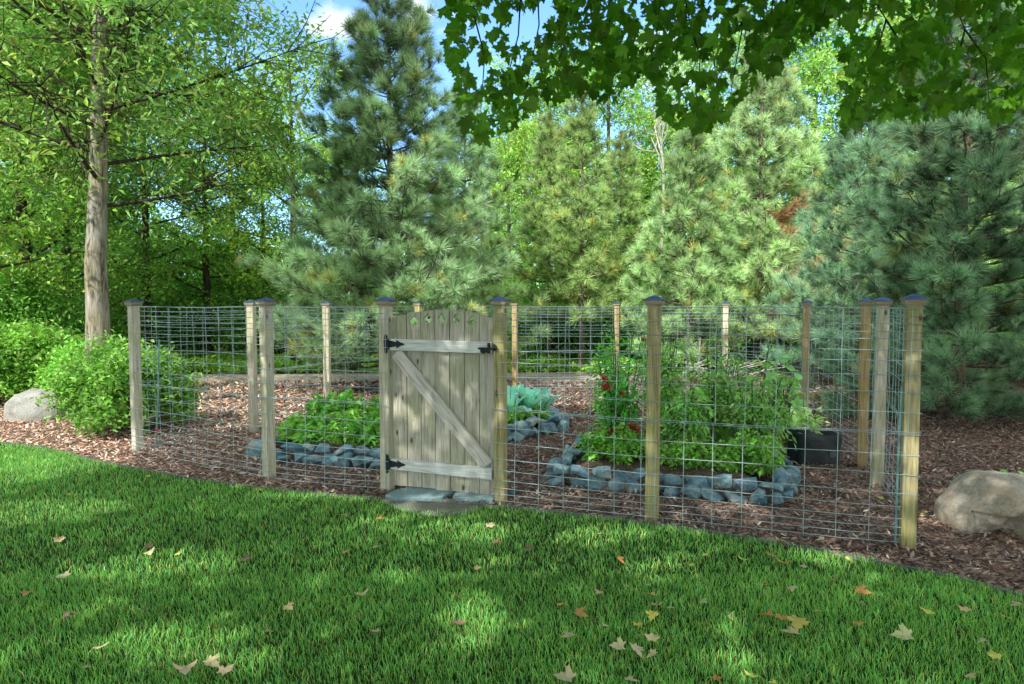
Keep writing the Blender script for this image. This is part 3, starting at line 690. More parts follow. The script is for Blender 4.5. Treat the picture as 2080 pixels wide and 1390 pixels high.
# ------------------------------------------------------------------ trees
def broadleaf(seed, H, Rr, base, nl, cl, lp, ls, col, clr=.32, trunk_r=None, mat=M_BARK, lean=(0, 0), sparse=1.0, elong=.5, keep=None, droop=.3, limb=.3, limbs=None, el0=12):
    rg = np.random.default_rng(seed); T = MB(); Cn = MB(); TL = limbs or T
    r0 = trunk_r or .016 * H
    ts = np.linspace(0, 1, 14); wob = np.cumsum(rg.normal(0, .035, (14, 2)), 0) * H * .05
    wob -= wob[0]; TP = np.stack([lean[0] * ts ** 1.3 * H + wob[:, 0], lean[1] * ts * H + wob[:, 1], ts * H * .93], 1)
    rad = r0 * (1 - ts * .88); rad[0] *= 1.25
    T.tube(TP, rad, 12)
    def tp(t): return np.array([np.interp(t, ts, TP[:, k]) for k in range(3)])
    b = base / H; cents = []; cdir = []
    for i in range(nl):
        u = ((i + rg.random() * .8) / nl) ** .9; t = b + (1 - b) * u * .93
        az = i * 2.399 + rg.normal(0, .35); prof = math.sin(math.pi * min(1, u * .80 + .2)) ** .55
        Lb = Rr * prof * rg.uniform(.72, 1.12); Lb *= (.80 if limbs and math.cos(az) > .3 else 1); el = R(el0 + 50 * u * (1 - (el0 - 12) / 60) + rg.normal(0, 9))
        s = tp(t * .93 / .93); e = s + np.array([math.cos(az) * Lb, math.sin(az) * Lb, Lb * math.tan(el) * .55 + .1])
        m_ = (s + e) / 2 + rg.normal(0, .1, 3) * Lb * .5 - np.array([0, 0, .08 * Lb])
        tt = np.linspace(0, 1, 7)[:, None]; BP = (1 - tt) ** 2 * s + 2 * tt * (1 - tt) * m_ + tt ** 2 * e
        br_ = max(.012, r0 * limb * (1 - u * .7)); TL.tube(BP, br_ * (1 - np.linspace(0, 1, 7) * .85), 6)
        for j in range(cl):
            q = rg.uniform(.12 if limbs else .25, 1.03) ** .75; p0 = np.array([np.interp(q, tt[:, 0], BP[:, k]) for k in range(3)])
            c = p0 + rg.normal(0, 1, 3) * Rr * np.array([.15, .15, .12]) + np.array([math.cos(az), math.sin(az), 0]) * Rr * .04
            if rg.random() > sparse: continue
            TL.tube([p0, (p0 + c) / 2 + rg.normal(0, .05, 3), c], [.010, .007, .004], 3, cap=False)
            cents.append(c)
    cents = np.array(cents)
    nc = len(cents); k = rg.poisson(lp, nc).clip(8); idx = np.repeat(np.arange(nc), k)
    off = rg.normal(size=(len(idx), 3)) * clr * np.array([1, 1, .55]) * (.65 + .6 * rg.random(nc))[idx][:, None]
    Pp = cents[idx] + off; cc = np.array(col) * (1 + .16 * rg.normal(size=(nc, 1))).clip(.6, 1.5)[idx]
    yel = rg.random(nc)[idx]; cc = np.where((yel < .2)[:, None], cc * np.array([1.35, 1.1, .9]), cc)
    if keep is not None: kk = keep(Pp); Pp, cc = Pp[kk], cc[kk]
    leaves(Cn, Pp, ls, ls * elong, cc, rg, droop=droop)
    return T, Cn

def pine(seed, H, Rr, base, whorl=.42, col=(.115, .20, .115), nd=46, ln=.17, wd=.0065, bare=0, dens_=1.0, dead=None, mat=M_BARK_PINE, sweep=.35, tr=None, full=1.0):
    rg = np.random.default_rng(seed); T = MB(); K = MB()
    r0 = tr or .014 * H; ts = np.linspace(0, 1, 10); TP = np.stack([rg.normal(0, .02, 10) * H * .1, rg.normal(0, .02, 10) * H * .1, ts * H], 1); TP[0, :2] = 0
    T.tube(TP, r0 * (1 - .93 * ts) + .004, 9)
    cen = []; ax = []; colr = []; z = base; az0 = 0
    while z < H * .985:
        u = (z - base) / (H - base); L0 = Rr * ((1 - u) ** .75 * (1 - .10 * (1 - u)) * (1 - .48 * u * u) + .05) 
        if u < .12: L0 *= .85 + u
        nbn = int(rg.integers(5, 8)) if u < .85 else 4; az0 += 1.1
        for i in range(nbn):
            az = az0 + i * 2 * math.pi / nbn + rg.normal(0, .22); L = L0 * rg.uniform(.72, 1.12)
            if L < .12: continue
            s = np.array([0, 0, z + rg.normal(0, .06)]); hd = np.array([math.cos(az), math.sin(az), 0])
            rise = -.12 + .55 * u + rg.normal(0, .07)
            tt = np.linspace(0, 1, 8); BP = s + hd * (L * tt)[:, None] + np.array([0, 0, 1.]) * (L * (rise * tt + sweep * tt ** 2.4))[:, None] + rg.normal(0, .02, (8, 3)) * L * tt[:, None]
            T.tube(BP, (.010 + .007 * L) * (1 - .8 * tt), 5, cap=False)
            isdead = dead is not None and dead(s, hd, L) and rg.random() < .6
            # branchlets
            nbr = max(2, int(L * 5.8 * dens_))
            for j in range(nbr):
                q = rg.uniform(.14, 1); p0 = np.array([np.interp(q, tt, BP[:, k]) for k in range(3)])
                side = np.array([-hd[1], hd[0], 0]) * rg.choice([-1, 1]); ll = (.18 + .34 * L * (1.15 - q) * .55) * rg.uniform(.6, 1.25)
                dv = nrm(hd * rg.uniform(.5, 1.1) + side * rg.uniform(.3, 1.0) + np.array([0, 0, rg.uniform(.05, .75)])); e = p0 + dv * ll
                T.tube([p0, (p0 + e) / 2 - [0, 0, .02], e], [.006, .005, .003], 3, cap=False)
                nt_ = max(1, int(ll / .17))
                for m_ in range(nt_):
                    f = 1 - m_ / max(nt_, 1) * .75
                    a_ = nrm(dv + np.array([0, 0, .35 + .3 * u]) + rg.normal(0, .22, 3)); cen.append(p0 + (e - p0) * f + rg.normal(0, .03, 3)); ax.append(a_); colr.append(1 if isdead else 0)
            e = BP[-1]; cen.append(e); ax.append(nrm(BP[-1] - BP[-2] + [0, 0, .1])); colr.append(1 if isdead else 0)
        z += whorl * (1.05 - .45 * u) * rg.uniform(.85, 1.15)
    for m_ in range(3): cen.append(np.array([0, 0, H - .12 * m_])); ax.append(np.array([0, 0, 1.])); colr.append(0)
    cen = np.array(cen); ax = np.array(ax); colr = np.array(colr); nc = len(cen)
    k = np.full(nc, int(nd * 1.2)); idx = np.repeat(np.arange(nc), k); n_ = len(idx); A = ax[idx]
    rv = rg.normal(size=(n_, 3)); pr = nrm(rv - (rv * A).sum(1, keepdims=True) * A); al = np.radians(rg.uniform(10, 78, n_))[:, None]
    D = A * np.cos(al) + pr * np.sin(al); D[:, 2] -= .08; D = nrm(D)
    b0 = cen[idx] - A * (rg.random((n_, 1)) * .11 - .02); Ln = ln * 1.2 * rg.uniform(.8, 1.1, (n_, 1)); tsz = (.6 + .6 * rg.random(nc))[idx][:, None]; Ln *= tsz
    sd = nrm(np.cross(D, rg.normal(size=(n_, 3)))) * wd * .5
    V = np.stack([b0 - sd, b0 + sd, b0 + D * Ln], 1)
    base_c = np.array(col); C = base_c * (1 + .15 * rg.normal(size=(nc, 1))).clip(.6, 1.5)[idx] * (1 + .15 * rg.normal(size=(n_, 1))).clip(.5, 1.6)
    # tufts get darker towards the trunk; a random few are yellower
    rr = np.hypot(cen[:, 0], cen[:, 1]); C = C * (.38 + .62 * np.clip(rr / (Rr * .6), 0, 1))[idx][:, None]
    old = (rg.random(nc) < .05)[idx]; C = np.where(old[:, None], C * np.array([1.5, 1.05, .7]), C)
    C = np.where((colr[idx] == 1)[:, None], np.array([.20, .125, .085]) * (1 + .2 * rg.normal(size=(n_, 1))), C)
    C3 = np.repeat(C[:, None], 3, 1) * np.array([.4, .4, 1.35])[None, :, None]  # tuft shading put into the colour: dark needle bases, bright tips
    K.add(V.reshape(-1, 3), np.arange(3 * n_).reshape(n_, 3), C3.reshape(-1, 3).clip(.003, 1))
    return T, K

def make_tree(name, T, Cn, loc, label, cat, mat_t, mat_c, rz=0, group=None, part='crown'):
    r = empty(name, loc, rz, label, cat, group)
    T.build('trunk', mat_t, r, smooth=True); Cn.build(part, mat_c, r); return r
def pos(px, D): return (float((px - CX) / FPX * D), float(D), -.02)

# the ash in front of the wood, left
LB = MB()
def ash_keep(p):
    q = p + np.array([-6.15, 10.2, 0]); g = q[:, :2] - SUN_AZ[None] * q[:, 2:3] * (math.cos(SUN_EL) / math.sin(SUN_EL))
    lit = (g[:, 0] > -5.6) & (g[:, 0] < -1.6) & (g[:, 1] > 9.3) & (g[:, 1] < 16.0) & (q[:, 2] < 8.5)
    rr_ = np.random.default_rng(8).random(len(p))
    k2 = (12.4 - q[:, 1]) / (-SDIR[1]); xp = q[:, 0] - SDIR[0] * k2; zp = q[:, 2] - SDIR[2] * k2
    onp = (k2 > 0) & (xp > -3.7) & (xp < .6) & (zp > .3) & (zp < 6.2)
    side = (p[:, 0] > 2.5 + .9 * (q[:, 2] > 5.2) + .4 * np.sin(q[:, 2] * 5))
    return ~side & ~(onp & (rr_ > .25 + .4 * (xp < -2.6))) & ~(lit & (rr_ > .10)) & ~((q[:, 2] > 6.6) & (rr_ > .3)) & ~((q[:, 2] < 3.9) & (np.abs(p[:, 0] - .1) < .4))
T, Cn = broadleaf(3, 10.5, 3.9, 3.3, 46, 30, 140, .115, (.120, .195, .048), clr=.27, trunk_r=.180, mat=M_BARK_ASH, lean=(.050, 0), elong=.40, el0=30, keep=ash_keep, limb=.2, limbs=LB)
ash = make_tree('ash_tree', T, Cn, pos(194, 10.2), 'tall pale barked tree rising behind the clipped shrub at the left', 'tree', M_BARK_ASH, M_LEAF, 0); LB.build('limb', M_BARK, ash, smooth=True)

# broadleaf templates for the wood behind
tmpl = []
specs = [(101, 10, 3.1, 1.2, 26, 17, 46, .135, (.110, .195, .040), .27, .85),
         (102, 9, 2.6, 1.8, 24, 14, 50, .135, (.14, .22, .045), .27, .8),
         (103, 10.5, 3.0, 1.0, 28, 17, 48, .14, (.085, .165, .038), .28, .85),
         (104, 8.5, 1.9, 2.2, 20, 11, 38, .11, (.17, .25, .035), .28, .7)]
kinds = ['bushy broadleaf tree', 'airy yellow-green tree', 'dense dark green tree', 'slender sparse young tree']
gw = 'broadleaf trees of the wood behind the fence'
for s in specs: tmpl.append(broadleaf(s[0], *s[1:9], clr=s[9], sparse=s[10]))
# (template, px, D, scale, rot, where)
wood_list = [
 (2, 60, 15.5, 1.0, .3, 'left of the ash trunk, at the photo left'), (1, -60, 12.8, .95, 2.0, 'at the left edge of the photo'), (0, 140, 18.5, 1.0, 1.2, 'just behind the ash trunk'),
 (0, 300, 17.5, .86, 4.0, 'to the right of the ash trunk'), (2, 425, 18.5, .74, 5.2, 'midway between the ash and the big blue-green pine'), (2, 540, 21, .66, .9, 'low in the wood left of the big pine'),
 (3, 600, 17, .98, 2.2, 'close on the left of the big blue-green pine'), (3, 480, 23, 1.15, 3.9, 'deep in the wood, showing against the sky'), (1, 690, 24, .85, 5.5, 'behind the left flank of the big pine'),
 (0, 210, 24, 1.1, 2.8, 'deep in the wood behind the ash'), (2, -190, 18, 1.1, 1.0, 'outside the left corner'),
 (1, 1035, 21, .80, 1.9, 'right of the big pine, in the gap'), (1, 1110, 24, 1.1, 3.3, 'behind the twin thin pines on the left'), (0, 1235, 23, 1.05, .2, 'behind the twin thin pines on the right'),
 (1, 1370, 22, .88, 4.6, 'beside the bare dead tree'), (0, 1450, 26, 1.2, 5.9, 'behind the middle pines'), (2, 1640, 24, 1.2, 2.6, 'behind the tall pale pine'),
 (1, 1760, 20, 1.05, .8, 'between the tall pale pine and the dark pine'), (0, 1900, 21, 1.15, 3.0, 'behind the dark pine'), (1, 2060, 18, 1.1, 4.4, 'at the right edge behind the dark pine'), (2, 2200, 20, 1.1, .1, 'outside the right corner')]
protos = [None] * 4
for (k, px, D, sc_, rz, wh) in wood_list:
    lab = f'{kinds[k]} {wh}'
    if protos[k] is None:
        r = make_tree('broadleaf_tree', *tmpl[k], pos(px, D), lab, 'tree', M_BARK, M_LEAF, rz, gw); r.scale = (sc_,) * 3; protos[k] = r
    else: dup(protos[k], pos(px, D), rz, sc_, lab)

# understorey shrubs
def shrub(seed, rx, ry, h, n, ls, col, stems=7, shell=.75, elong=.5, boxy=False):
    rg = np.random.default_rng(seed); T = MB(); Cn = MB()
    nc = max(20, n // 45); v = nrm(rg.normal(size=(nc, 3))); v[:, 2] = np.abs(v[:, 2]) * 1.0 - .15 
    rad = shell + (1 - shell) * rg.random(nc); 
    if boxy: v = v / (np.abs(v).max(1, keepdims=True) ** .55)
    bump_ = 1 + .15 * np.sin(v[:, 0] * 5 + seed) * np.cos(v[:, 1] * 4) + .06 * rg.normal(size=nc)
    c = v * rad[:, None] * bump_[:, None] * np.array([rx, ry, h * .72]) + np.array([0, 0, h * .30]); c[:, 2] = c[:, 2].clip(.06)
    idx = np.repeat(np.arange(nc), 45); Pp = c[idx] + rg.normal(size=(len(idx), 3)) * np.array([.12, .12, .085]) * max(.8, h * .8)
    Pp[:, 2] = Pp[:, 2].clip(.02)
    cc = np.array(col) * (1 + .15 * rg.normal(size=(nc, 1))).clip(.6, 1.5)[idx]
    leaves(Cn, Pp, ls, ls * elong, cc, rg, droop=.25, up=.7)
    for i in range(stems):
        a = rg.uniform(0, 6.28); e = c[rg.integers(0, nc)]
        T.tube([(math.cos(a) * .08, math.sin(a) * .08, 0), e * [.4, .4, .55], e], [.014, .010, .004], 5, cap=False)
    for i in range(min(nc, 40)):
        e = c[rg.integers(0, nc)]; T.tube([e * [.45, .45, .6], e], [.006, .003], 3, cap=False)
    return T, Cn
def make_shrub(name, TC, loc, label, cat='shrub', group=None, rz=0, sc=1):
    r = empty(name, loc, rz, label, cat, group); TC[0].build('stem', M_BARK, r, smooth=True); TC[1].build('foliage', M_LEAF, r); r.scale = (sc,) * 3 if not hasattr(sc, '__len__') else sc; return r
make_shrub('garden_shrub', shrub(41, .62, .72, 1.02, 15000, .078, (.095, .18, .033), 12, .72, .48, True), (-4.93, 8.82, 0), 'rounded light green shrub beside the left corner post of the fence')
h2 = make_shrub('garden_shrub', shrub(42, 1.25, .8, 1.22, 14000, .10, (.11, .20, .035), 12, .75, .5, True), (-8.3, 11.3, 0), 'wide yellow-green shrub behind the pale boulder')
make_shrub('garden_shrub', shrub(43, .75, .6, 1.12, 8000, .08, (.13, .26, .045), 8, .75), (-6.35, 10.6, 0), 'low green shrub at the foot of the ash, behind the rounded shrub')
us = [shrub(51, 1.5, 1.2, 2.6, 12000, .105, (.10, .20, .035), 9, .55), shrub(52, 1.2, 1.0, 2.0, 10000, .10, (.07, .16, .035), 9, .5)]
ul = [(0, 0, 13.8, 1.0, .4, 'at the left edge under the yellow-green tree'), (1, 90, 14.5, 1.0, 2, 'left of the ash trunk'), (0, 265, 19.5, 1.1, 3, 'right of the ash trunk'), (1, 350, 20.6, 1.2, 1, 'seen above the left fence panel'),
      (0, 470, 21.4, 1.15, 5, 'at the edge of the wood behind the second left post'), (1, 570, 21.2, 1.3, 2.5, 'next to the lower left branches of the big pine'), (0, 660, 21, 1.2, 4.1, 'behind the big pine'),
      (0, 1010, 19, 1.0, 5.1, 'behind the gate, right of the big pine'), (1, 1100, 20.5, 1.3, .4, 'behind the thin twin pine trunks'), (0, 1215, 19.5, 1.3, 2.1, 'right of the thin twin pine trunks'), (1, 1330, 18, 1.2, 3.7, 'below the bare dead tree'),
      (0, 1480, 20, 1.5, 1.7, 'behind the middle pines'), (1, 1640, 18, 1.3, 5.6, 'beside the pine with rusty needles'), (0, 1790, 16.5, 1.3, .9, 'behind the right corner of the fence'), (0, 1925, 14.5, 1.2, 2.9, 'bright behind the dark pine trunk'), (1, 2060, 15, 1.3, 4.8, 'at the right edge behind the dark pine')]
up_ = [None, None]
for (k, px, D, s_, rz, wh) in ul:
    lab = ('tall leafy undergrowth shrub ' if k == 0 else 'dark green undergrowth shrub ') + wh
    if up_[k] is None: up_[k] = make_shrub('undergrowth_shrub', us[k], pos(px, D), lab, 'shrub', 'undergrowth shrubs along the wood', rz, s_)
    else: dup(up_[k], pos(px, D), rz, s_, lab)

# distant wood mass (stuff)
rg = np.random.default_rng(77); n_ = 90000
x = rg.uniform(-34, 34, n_); y = 30 + rg.uniform(-2.5, 4, n_) - .006 * x * x
def tophat(x): 
    t = np.where(x < -15, 6.5, np.where(x < -6, 3.2, np.where(x < -1, 5.0, 8.0)))
    return t + 1.1 * np.sin(x * .9) + .7 * np.sin(x * 2.3 + 1)
z = rg.random(n_) ** .85 * tophat(x); cl_ = np.array([noise.noise(Vector((a * .8, b * .8, c * .9))) for a, b, c in zip(x[::1], y, z)])
k = cl_ > -.18; Pp = np.stack([x, y, z], 1)[k]; mb = MB()
leaves(mb, Pp, .34, .22, np.array([.10, .19, .035]) * (1 + 1.2 * cl_[k][:, None]), rg)
o = mb.build('distant_wood', M_LEAF); tag(o, 'hazy mass of leaves deep in the wood, showing through the gaps', 'woodland', kind='stuff')

# pines
PG = 'pines behind the fence'
def put_pine(name, args, kw, loc, label, rz=0): 
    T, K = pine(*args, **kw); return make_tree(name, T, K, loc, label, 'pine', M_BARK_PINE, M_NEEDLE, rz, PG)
put_pine('pine_tree', (1, 7.65, 2.7, .5), dict(whorl=.32, col=(.145, .225, .145), nd=78, dens_=1.7, ln=.21, wd=.0085, tr=.11), pos(795, 13.0), 'big broad blue-green pine, the tallest, rising behind the gate', .5)
put_pine('pine_tree', (2, 5.9, 1.65, .4), dict(whorl=.36, col=(.17, .25, .13), nd=66, dens_=1.5, ln=.21, wd=.009), pos(945, 14.6), 'shorter light green pine against the right flank of the big pine', 1.5)
T3 = pine(3, 6.3, 1.25, 1.3, whorl=.44, col=(.15, .22, .095), nd=56, dens_=1.4, ln=.20, wd=.010, tr=.075)
p3 = make_tree('pine_tree', *T3, pos(1116, 17.2), 'thin open pine with a bare lower trunk, left of the twin pair', 'pine', M_BARK_PINE, M_NEEDLE, .2, PG)
dup(p3, pos(1180, 16.6), 2.4, 1.06, 'thin open pine with a bare lower trunk, right of the twin pair')
dup(p3, pos(1258, 18.4), 4.0, .98, 'thin open pine half hidden just right of the twin pair')
put_pine('pine_tree', (4, 5.6, 1.7, .5), dict(whorl=.38, col=(.155, .24, .13), nd=60, dens_=1.5, ln=.21, wd=.0095), pos(1400, 15.8), 'rounded mid green pine right of the bare dead tree', 1.1)
put_pine('pine_tree', (5, 8.0, 2.3, 1.0), dict(whorl=.38, col=(.185, .27, .155), nd=60, dens_=1.4, ln=.21, wd=.0105, dead=lambda s, hd, L: s[2] < 3.7 and s[2] > 1.2 and hd[0] > .1 and hd[1] < .5), pos(1540, 16.5), 'tall pale pine with rusty dead needles on its lower right side', 0)
put_pine('pine_tree', (6, 5.2, 1.75, .5), dict(whorl=.38, col=(.09, .17, .12), nd=60, dens_=1.5, ln=.2, wd=.0085), pos(1740, 12.8), 'small dark pine behind the right corner of the fence', 2.0)
put_pine('pine_tree', (7, 5.9, 2.45, .12), dict(whorl=.36, col=(.075, .142, .092), nd=90, dens_=1.7, ln=.19, wd=.0062, tr=.10), pos(1950, 9.6), 'large dark blue-green pine at the right edge, its branches reaching the mulch', .9)
put_pine('pine_tree', (8, 7.6, 2.1, .6), dict(whorl=.40, col=(.15, .24, .12), nd=56, dens_=1.4, ln=.2, wd=.010), pos(1880, 15.0), 'taller light green pine behind the dark pine', 3.0)
put_pine('pine_tree', (9, 5.5, 1.7, .4), dict(whorl=.40, col=(.10, .19, .12), nd=50, dens_=1.3, ln=.19, wd=.009), pos(2170, 11.5), 'dark pine cut off by the right edge of the photo', 1.0)

# bare dead tree
T = MB(); rg = np.random.default_rng(12)
def grow(p, d, L, r, lev):
    q = p + d * L; m_ = (p + q) / 2 + rg.normal(0, .04, 3) * L; T.tube([p, m_, q], [r, r * .85, r * .65], 5, cap=False)
    if lev == 0: return
    for i in range(3 if lev > 1 else 4):
        f = rg.uniform(.45, 1.0); grow(p + (q - p) * f, nrm(d + rg.normal(0, .42, 3) + [0, 0, .12]), L * rg.uniform(.5, .75), r * .55, lev - 1)
grow(np.array([0, 0, 0.]), np.array([.02, 0, 1.]), 3.6, .06, 0)
grow(np.array([.07, 0, 3.6]), np.array([.0, 0, 1.]), 2.0, .045, 4)
r = empty('dead_tree', pos(1338, 19), 0, 'bare grey leafless tree between the pines', 'tree'); T.build('trunk', M_BARK_DEAD, r)

# ------------------------------------------------------------------ maple: overhanging boughs and the crown that shades the lawn
OUT = np.array([(0, 0), (.10, .03), (.30, -.10), (.50, -.08), (.40, .06), (.62, .22), (.80, .30), (.66, .38), (.70, .52), (.50, .48), (.34, .44), (.33, .60), (.40, .72), (.22, .74), (.14, .86), (0, 1.06)])
OUTL = np.concatenate([OUT * [.72, 1], (OUT * [-.72, 1])[1:-1][::-1]])
def maple_leaves(mb, P_, size, rg, col, down=.6, var=.2, facing=None):
    n = len(P_); d = rg.normal(size=(n, 3)) * .7; d[:, 2] -= down; d = nrm(d)
    nn = rg.normal(size=(n, 3)) * .8; nn[:, 2] += .45
    if facing is not None: nn = nn + facing
    sd = nrm(np.cross(d, nn)); nn = nrm(np.cross(sd, d)); S = size * (.55 + .7 * rg.random((n, 1, 1)))
    k = len(OUTL); o2 = OUTL[None]; bend = (-.38 * np.abs(o2[..., 0]) ** 1.2 - .12 * o2[..., 1] ** 2)[..., None] * (1 + .6 * rg.normal(size=(n, 1, 1)))
    V = P_[:, None] + S * (o2[..., :1] * sd[:, None] + (o2[..., 1:2] - .4) * d[:, None] + bend * nn[:, None])
    ctr_ = P_[:, None] + S * (0.0 * sd[:, None] + (-.05) * d[:, None])
    V = np.concatenate([V, ctr_], 1); i = np.arange(n)[:, None, None] * (k + 1); a = np.arange(k)[None, :, None]
    F = (i + np.concatenate([a, (a + 1) % k, np.full_like(a, k)], -1)).reshape(-1, 3)
    C = np.asarray(col) * (1 + var * rg.normal(size=(n, 1))).clip(.45, 1.7) * (1 + .07 * rg.normal(size=(n, 3)))
    mb.add(V.reshape(-1, 3), F, np.repeat(C.clip(.004, 1), k + 1, axis=0))
rg = np.random.default_rng(5)
Cn = MB(); T = MB()
# lower outline of the hanging boughs as seen, per column
low = [(905, 110), (925, 155), (945, 255), (985, 290), (1010, 280), (1035, 262), (1070, 235), (1100, 205), (1140, 200), (1180, 190), (1240, 205), (1275, 175), (1300, 150), (1330, 150), (1345, 235), (1380, 262), (1430, 268), (1480, 235), (1520, 190), (1545, 150), (1585, 150), (1600, 110), (1660, 55), (1690, 30), (1705, 60), (1712, 250), (1690, 275), (1720, 270), (1760, 240), (1830, 235), (1870, 250), (1930, 225), (1980, 215), (2020, 245), (2060, 225), (2100, 200), (2300, 160)]
lx = np.array([a for a, b in low]); ly = np.array([b for a, b in low])
hang = []
for i in range(11500):
    px = rg.uniform(905, 2330); lim = np.interp(px, lx, ly)
    py = rg.uniform(-330, lim); D = rg.uniform(3.3, 5.6)
    if px < 1000 and py < 60 and px < 905 + (60 - py) * .2: pass
    # gaps: clustered clumps
    q = noise.noise(Vector((px * .011, py * .014, D * .4))) + .5 * noise.noise(Vector((px * .03, py * .035, 7)))
    thr = -.10 if py > 60 else -.3
    if (1030 < px < 1120 and py > 20 and py < 110): thr = .25
    if (1640 < px < 1712 and py > 25): thr = 9
    if q < thr and py < lim - 38: continue
    if rg.random() < .2: continue
    hang.append(AT(px, py, D))
hang = np.array(hang)
maple_leaves(Cn, hang, .078, rg, (.040, .105, .010), down=.8, facing=np.array([0, -.55, 0]))
# left/top tip cluster reaching furthest out
# twigs that carry the hanging leaves
def twig(px0, py0, px1, py1, D0, D1, r=.006):
    a, b = AT(px0, py0, D0), AT(px1, py1, D1); m_ = (a + b) / 2 + np.array([.05, 0, .06]); T.tube([a, m_, b], [r, r * .7, r * .3], 5, cap=False); return b
for tw in [(1270, -330, 1135, 60, 3.7, 4.0, .012), (1135, 60, 1120, 170, 4.0, 4.1), (1090, -60, 1065, 200, 4, 4.1), (1270, -330, 960, 20, 3.7, 4.2, .012), (960, 20, 975, 250, 4.2, 4.2), (1060, -50, 1010, 240, 4.1, 4.0), (1270, -330, 1400, 40, 3.7, 4.2, .012), (1400, 40, 1410, 240, 4.2, 4.2),
           (1400, 40, 1460, 200, 4.2, 4.3), (1330, 0, 1290, 170, 4, 4), (1240, -50, 1200, 190, 4, 4.1), (1560, -260, 1560, 110, 4.2, 4.3, .01), (1560, -260, 1800, 40, 4.2, 4.2, .012), (1800, 40, 1850, 220, 4.2, 4.2), (1800, 40, 1712, 260, 4.2, 4.1), (1800, -200, 1960, 60, 4.3, 4.2, .01), (1960, 60, 2010, 220, 4.2, 4.2), (1960, 60, 1900, 200, 4.2, 4.1), (1500, -50, 1480, 210, 4.2, 4.3)]:
    twig(*tw)
for a, b in (((1270, -330, 3.7), (2.6, -1.6, 3.9)), ((1560, -260, 4.2), (2.7, -1.6, 3.7)), ((1800, -200, 4.3), (2.8, -1.5, 3.5))):
    e = AT(*a); b = np.array(b); T.tube(dens(np.array([b, b * .5 + e * .5 + [0, 0, .9], e]), 4), np.linspace(.07, .014, 9), 7)
# shade crown: unseen leaves set along sun rays, gaps left for lawn sun patches
PATCH = [(150, 1030, .5, .16), (60, 1052, .42, .12), (350, 1148, .40, .15), (230, 1165, .25, .1), (975, 1262, .115, .30), (320, 1310, .30, .12), (1000, 1085, .14, .16), (900, 1070, .16, .10), (600, 1012, .30, .08), (1240, 1085, .26, .13), (1500, 1340, .1, .08),
         (1965, 1010, .13, .12), (2030, 975, .18, .1), (1700, 1140, .16, .10), (1880, 1060, .12, .10), (1480, 1030, .2, .12), (650, 1010, .25, .08), (40, 915, .8, .35), (170, 935, .5, .14), (480, 1345, .16, .08), (1720, 1130, .2, .06), (800, 1175, .08, .05), (1330, 1150, .1, .05)]
pc = np.array([[*G(a, b)[:2], c, d] for a, b, c, d in PATCH])
k_ = math.cos(SUN_EL) / math.sin(SUN_EL)
def shade_pts(n, rg):
    g = np.stack([rg.uniform(-7.5, 9, n), rg.uniform(.6, 12.5, n)], 1); h = rg.uniform(3.6, 9.5, n)
    p = np.stack([g[:, 0] + SUN_AZ[0] * h * k_, g[:, 1] + SUN_AZ[1] * h * k_, h], 1)
    return g, p
def project(p):  # ground point hit by the sun ray through p
    return p[:, :2] - SUN_AZ[None] * (p[:, 2:3] * k_)
def shaded(g, rg):
    x, y = g[:, 0], g[:, 1]
    ok = (y < 9.3 + .5 * np.sin(x * 2)) | (x > .3)
    ok &= ~((x < -4.2) & (y > 6.1))
    ok &= (y < 12.3) & ~((x > .3) & (y > 10.8) & (x < 3.5))
    ok &= ~((x > -2) & (x < 3.2) & (y > 5.0) & (y < 6.6) & (rg.random(len(x)) < .10))
    for cx, cy, a, b in pc:
        ok &= (((x - cx) / (a + .06)) ** 2 + ((y - cy) / (b + .06)) ** 2) > (.9 + .3 * rg.random(len(x)))
    return ok
def in_view(p):
    # above the top of the frame (with margin) or well behind
    y = np.maximum(p[:, 1], .01); return (p[:, 1] > 0) & (p[:, 2] < EYE + y * .4435 + .35) & (np.abs(p[:, 0]) < y * .80 + .8)
g, p = shade_pts(5000, rg); kk = shaded(g, rg) & ~in_view(p); c = p[kk]
idx = np.repeat(np.arange(len(c)), 13); Pp = c[idx] + rg.normal(size=(len(idx), 3)) * np.array([.26, .26, .2])
kk = shaded(project(Pp), rg) & ~in_view(Pp); Pp = Pp[kk]
lf = Pp[:, 0] < -5.2
maple_leaves(Cn, Pp[~lf], .15, rg, (.045, .12, .014), down=.3)
T.tube(dens(np.array([(3.0, -2.2, 0), (2.95, -2.15, 1.5), (2.8, -1.9, 3.4), (2.4, -1.9, 5.5), (1.6, -2.0, 8.5)]), 4), np.linspace(.26, .07, 17), 14)
T.tube(dens(np.array([(2.8, -1.9, 3.2), (0, -2.4, 5), (-3.5, -2.6, 7)]), 4), np.linspace(.12, .03, 9), 8)
T.tube(dens(np.array([(2.8, -1.9, 3.4), (4, 0, 5.6), (4.4, 2.0, 7)]), 4), np.linspace(.12, .03, 9), 8)
T.tube(dens(np.array([(2.4, -1.9, 5.0), (0, 0, 6.5), (-2.5, 1.3, 7.6)]), 4), np.linspace(.10, .03, 9), 8)
mt = empty('maple_tree', (0, 0, 0), 0, 'maple whose dark green boughs hang down from the top right', 'tree')
T.build('trunk', M_BARK, mt, smooth=True); Cn.build('crown', M_MAPLE, mt)
T = MB(); Cn = MB(); maple_leaves(Cn, Pp[lf], .16, rg, (.045, .12, .014), down=.3)
T.tube(dens(np.array([(-8.4, -3.4, 0), (-8.3, -3.2, 3), (-8.0, -3.0, 6), (-7.8, -2.6, 9)]), 4), np.linspace(.24, .06, 13), 12)
for q in ((-6, -.5, 6.5), (-10.5, -4.5, 7), (-6.2, -4.4, 7.2), (-9.4, .2, 7.4)): T.tube(dens(np.array([(-8.2, -3.1, 4), (q[0] * .5 - 4.1, q[1] * .5 - 1.5, 5.6), q]), 4), np.linspace(.1, .02, 9), 7)
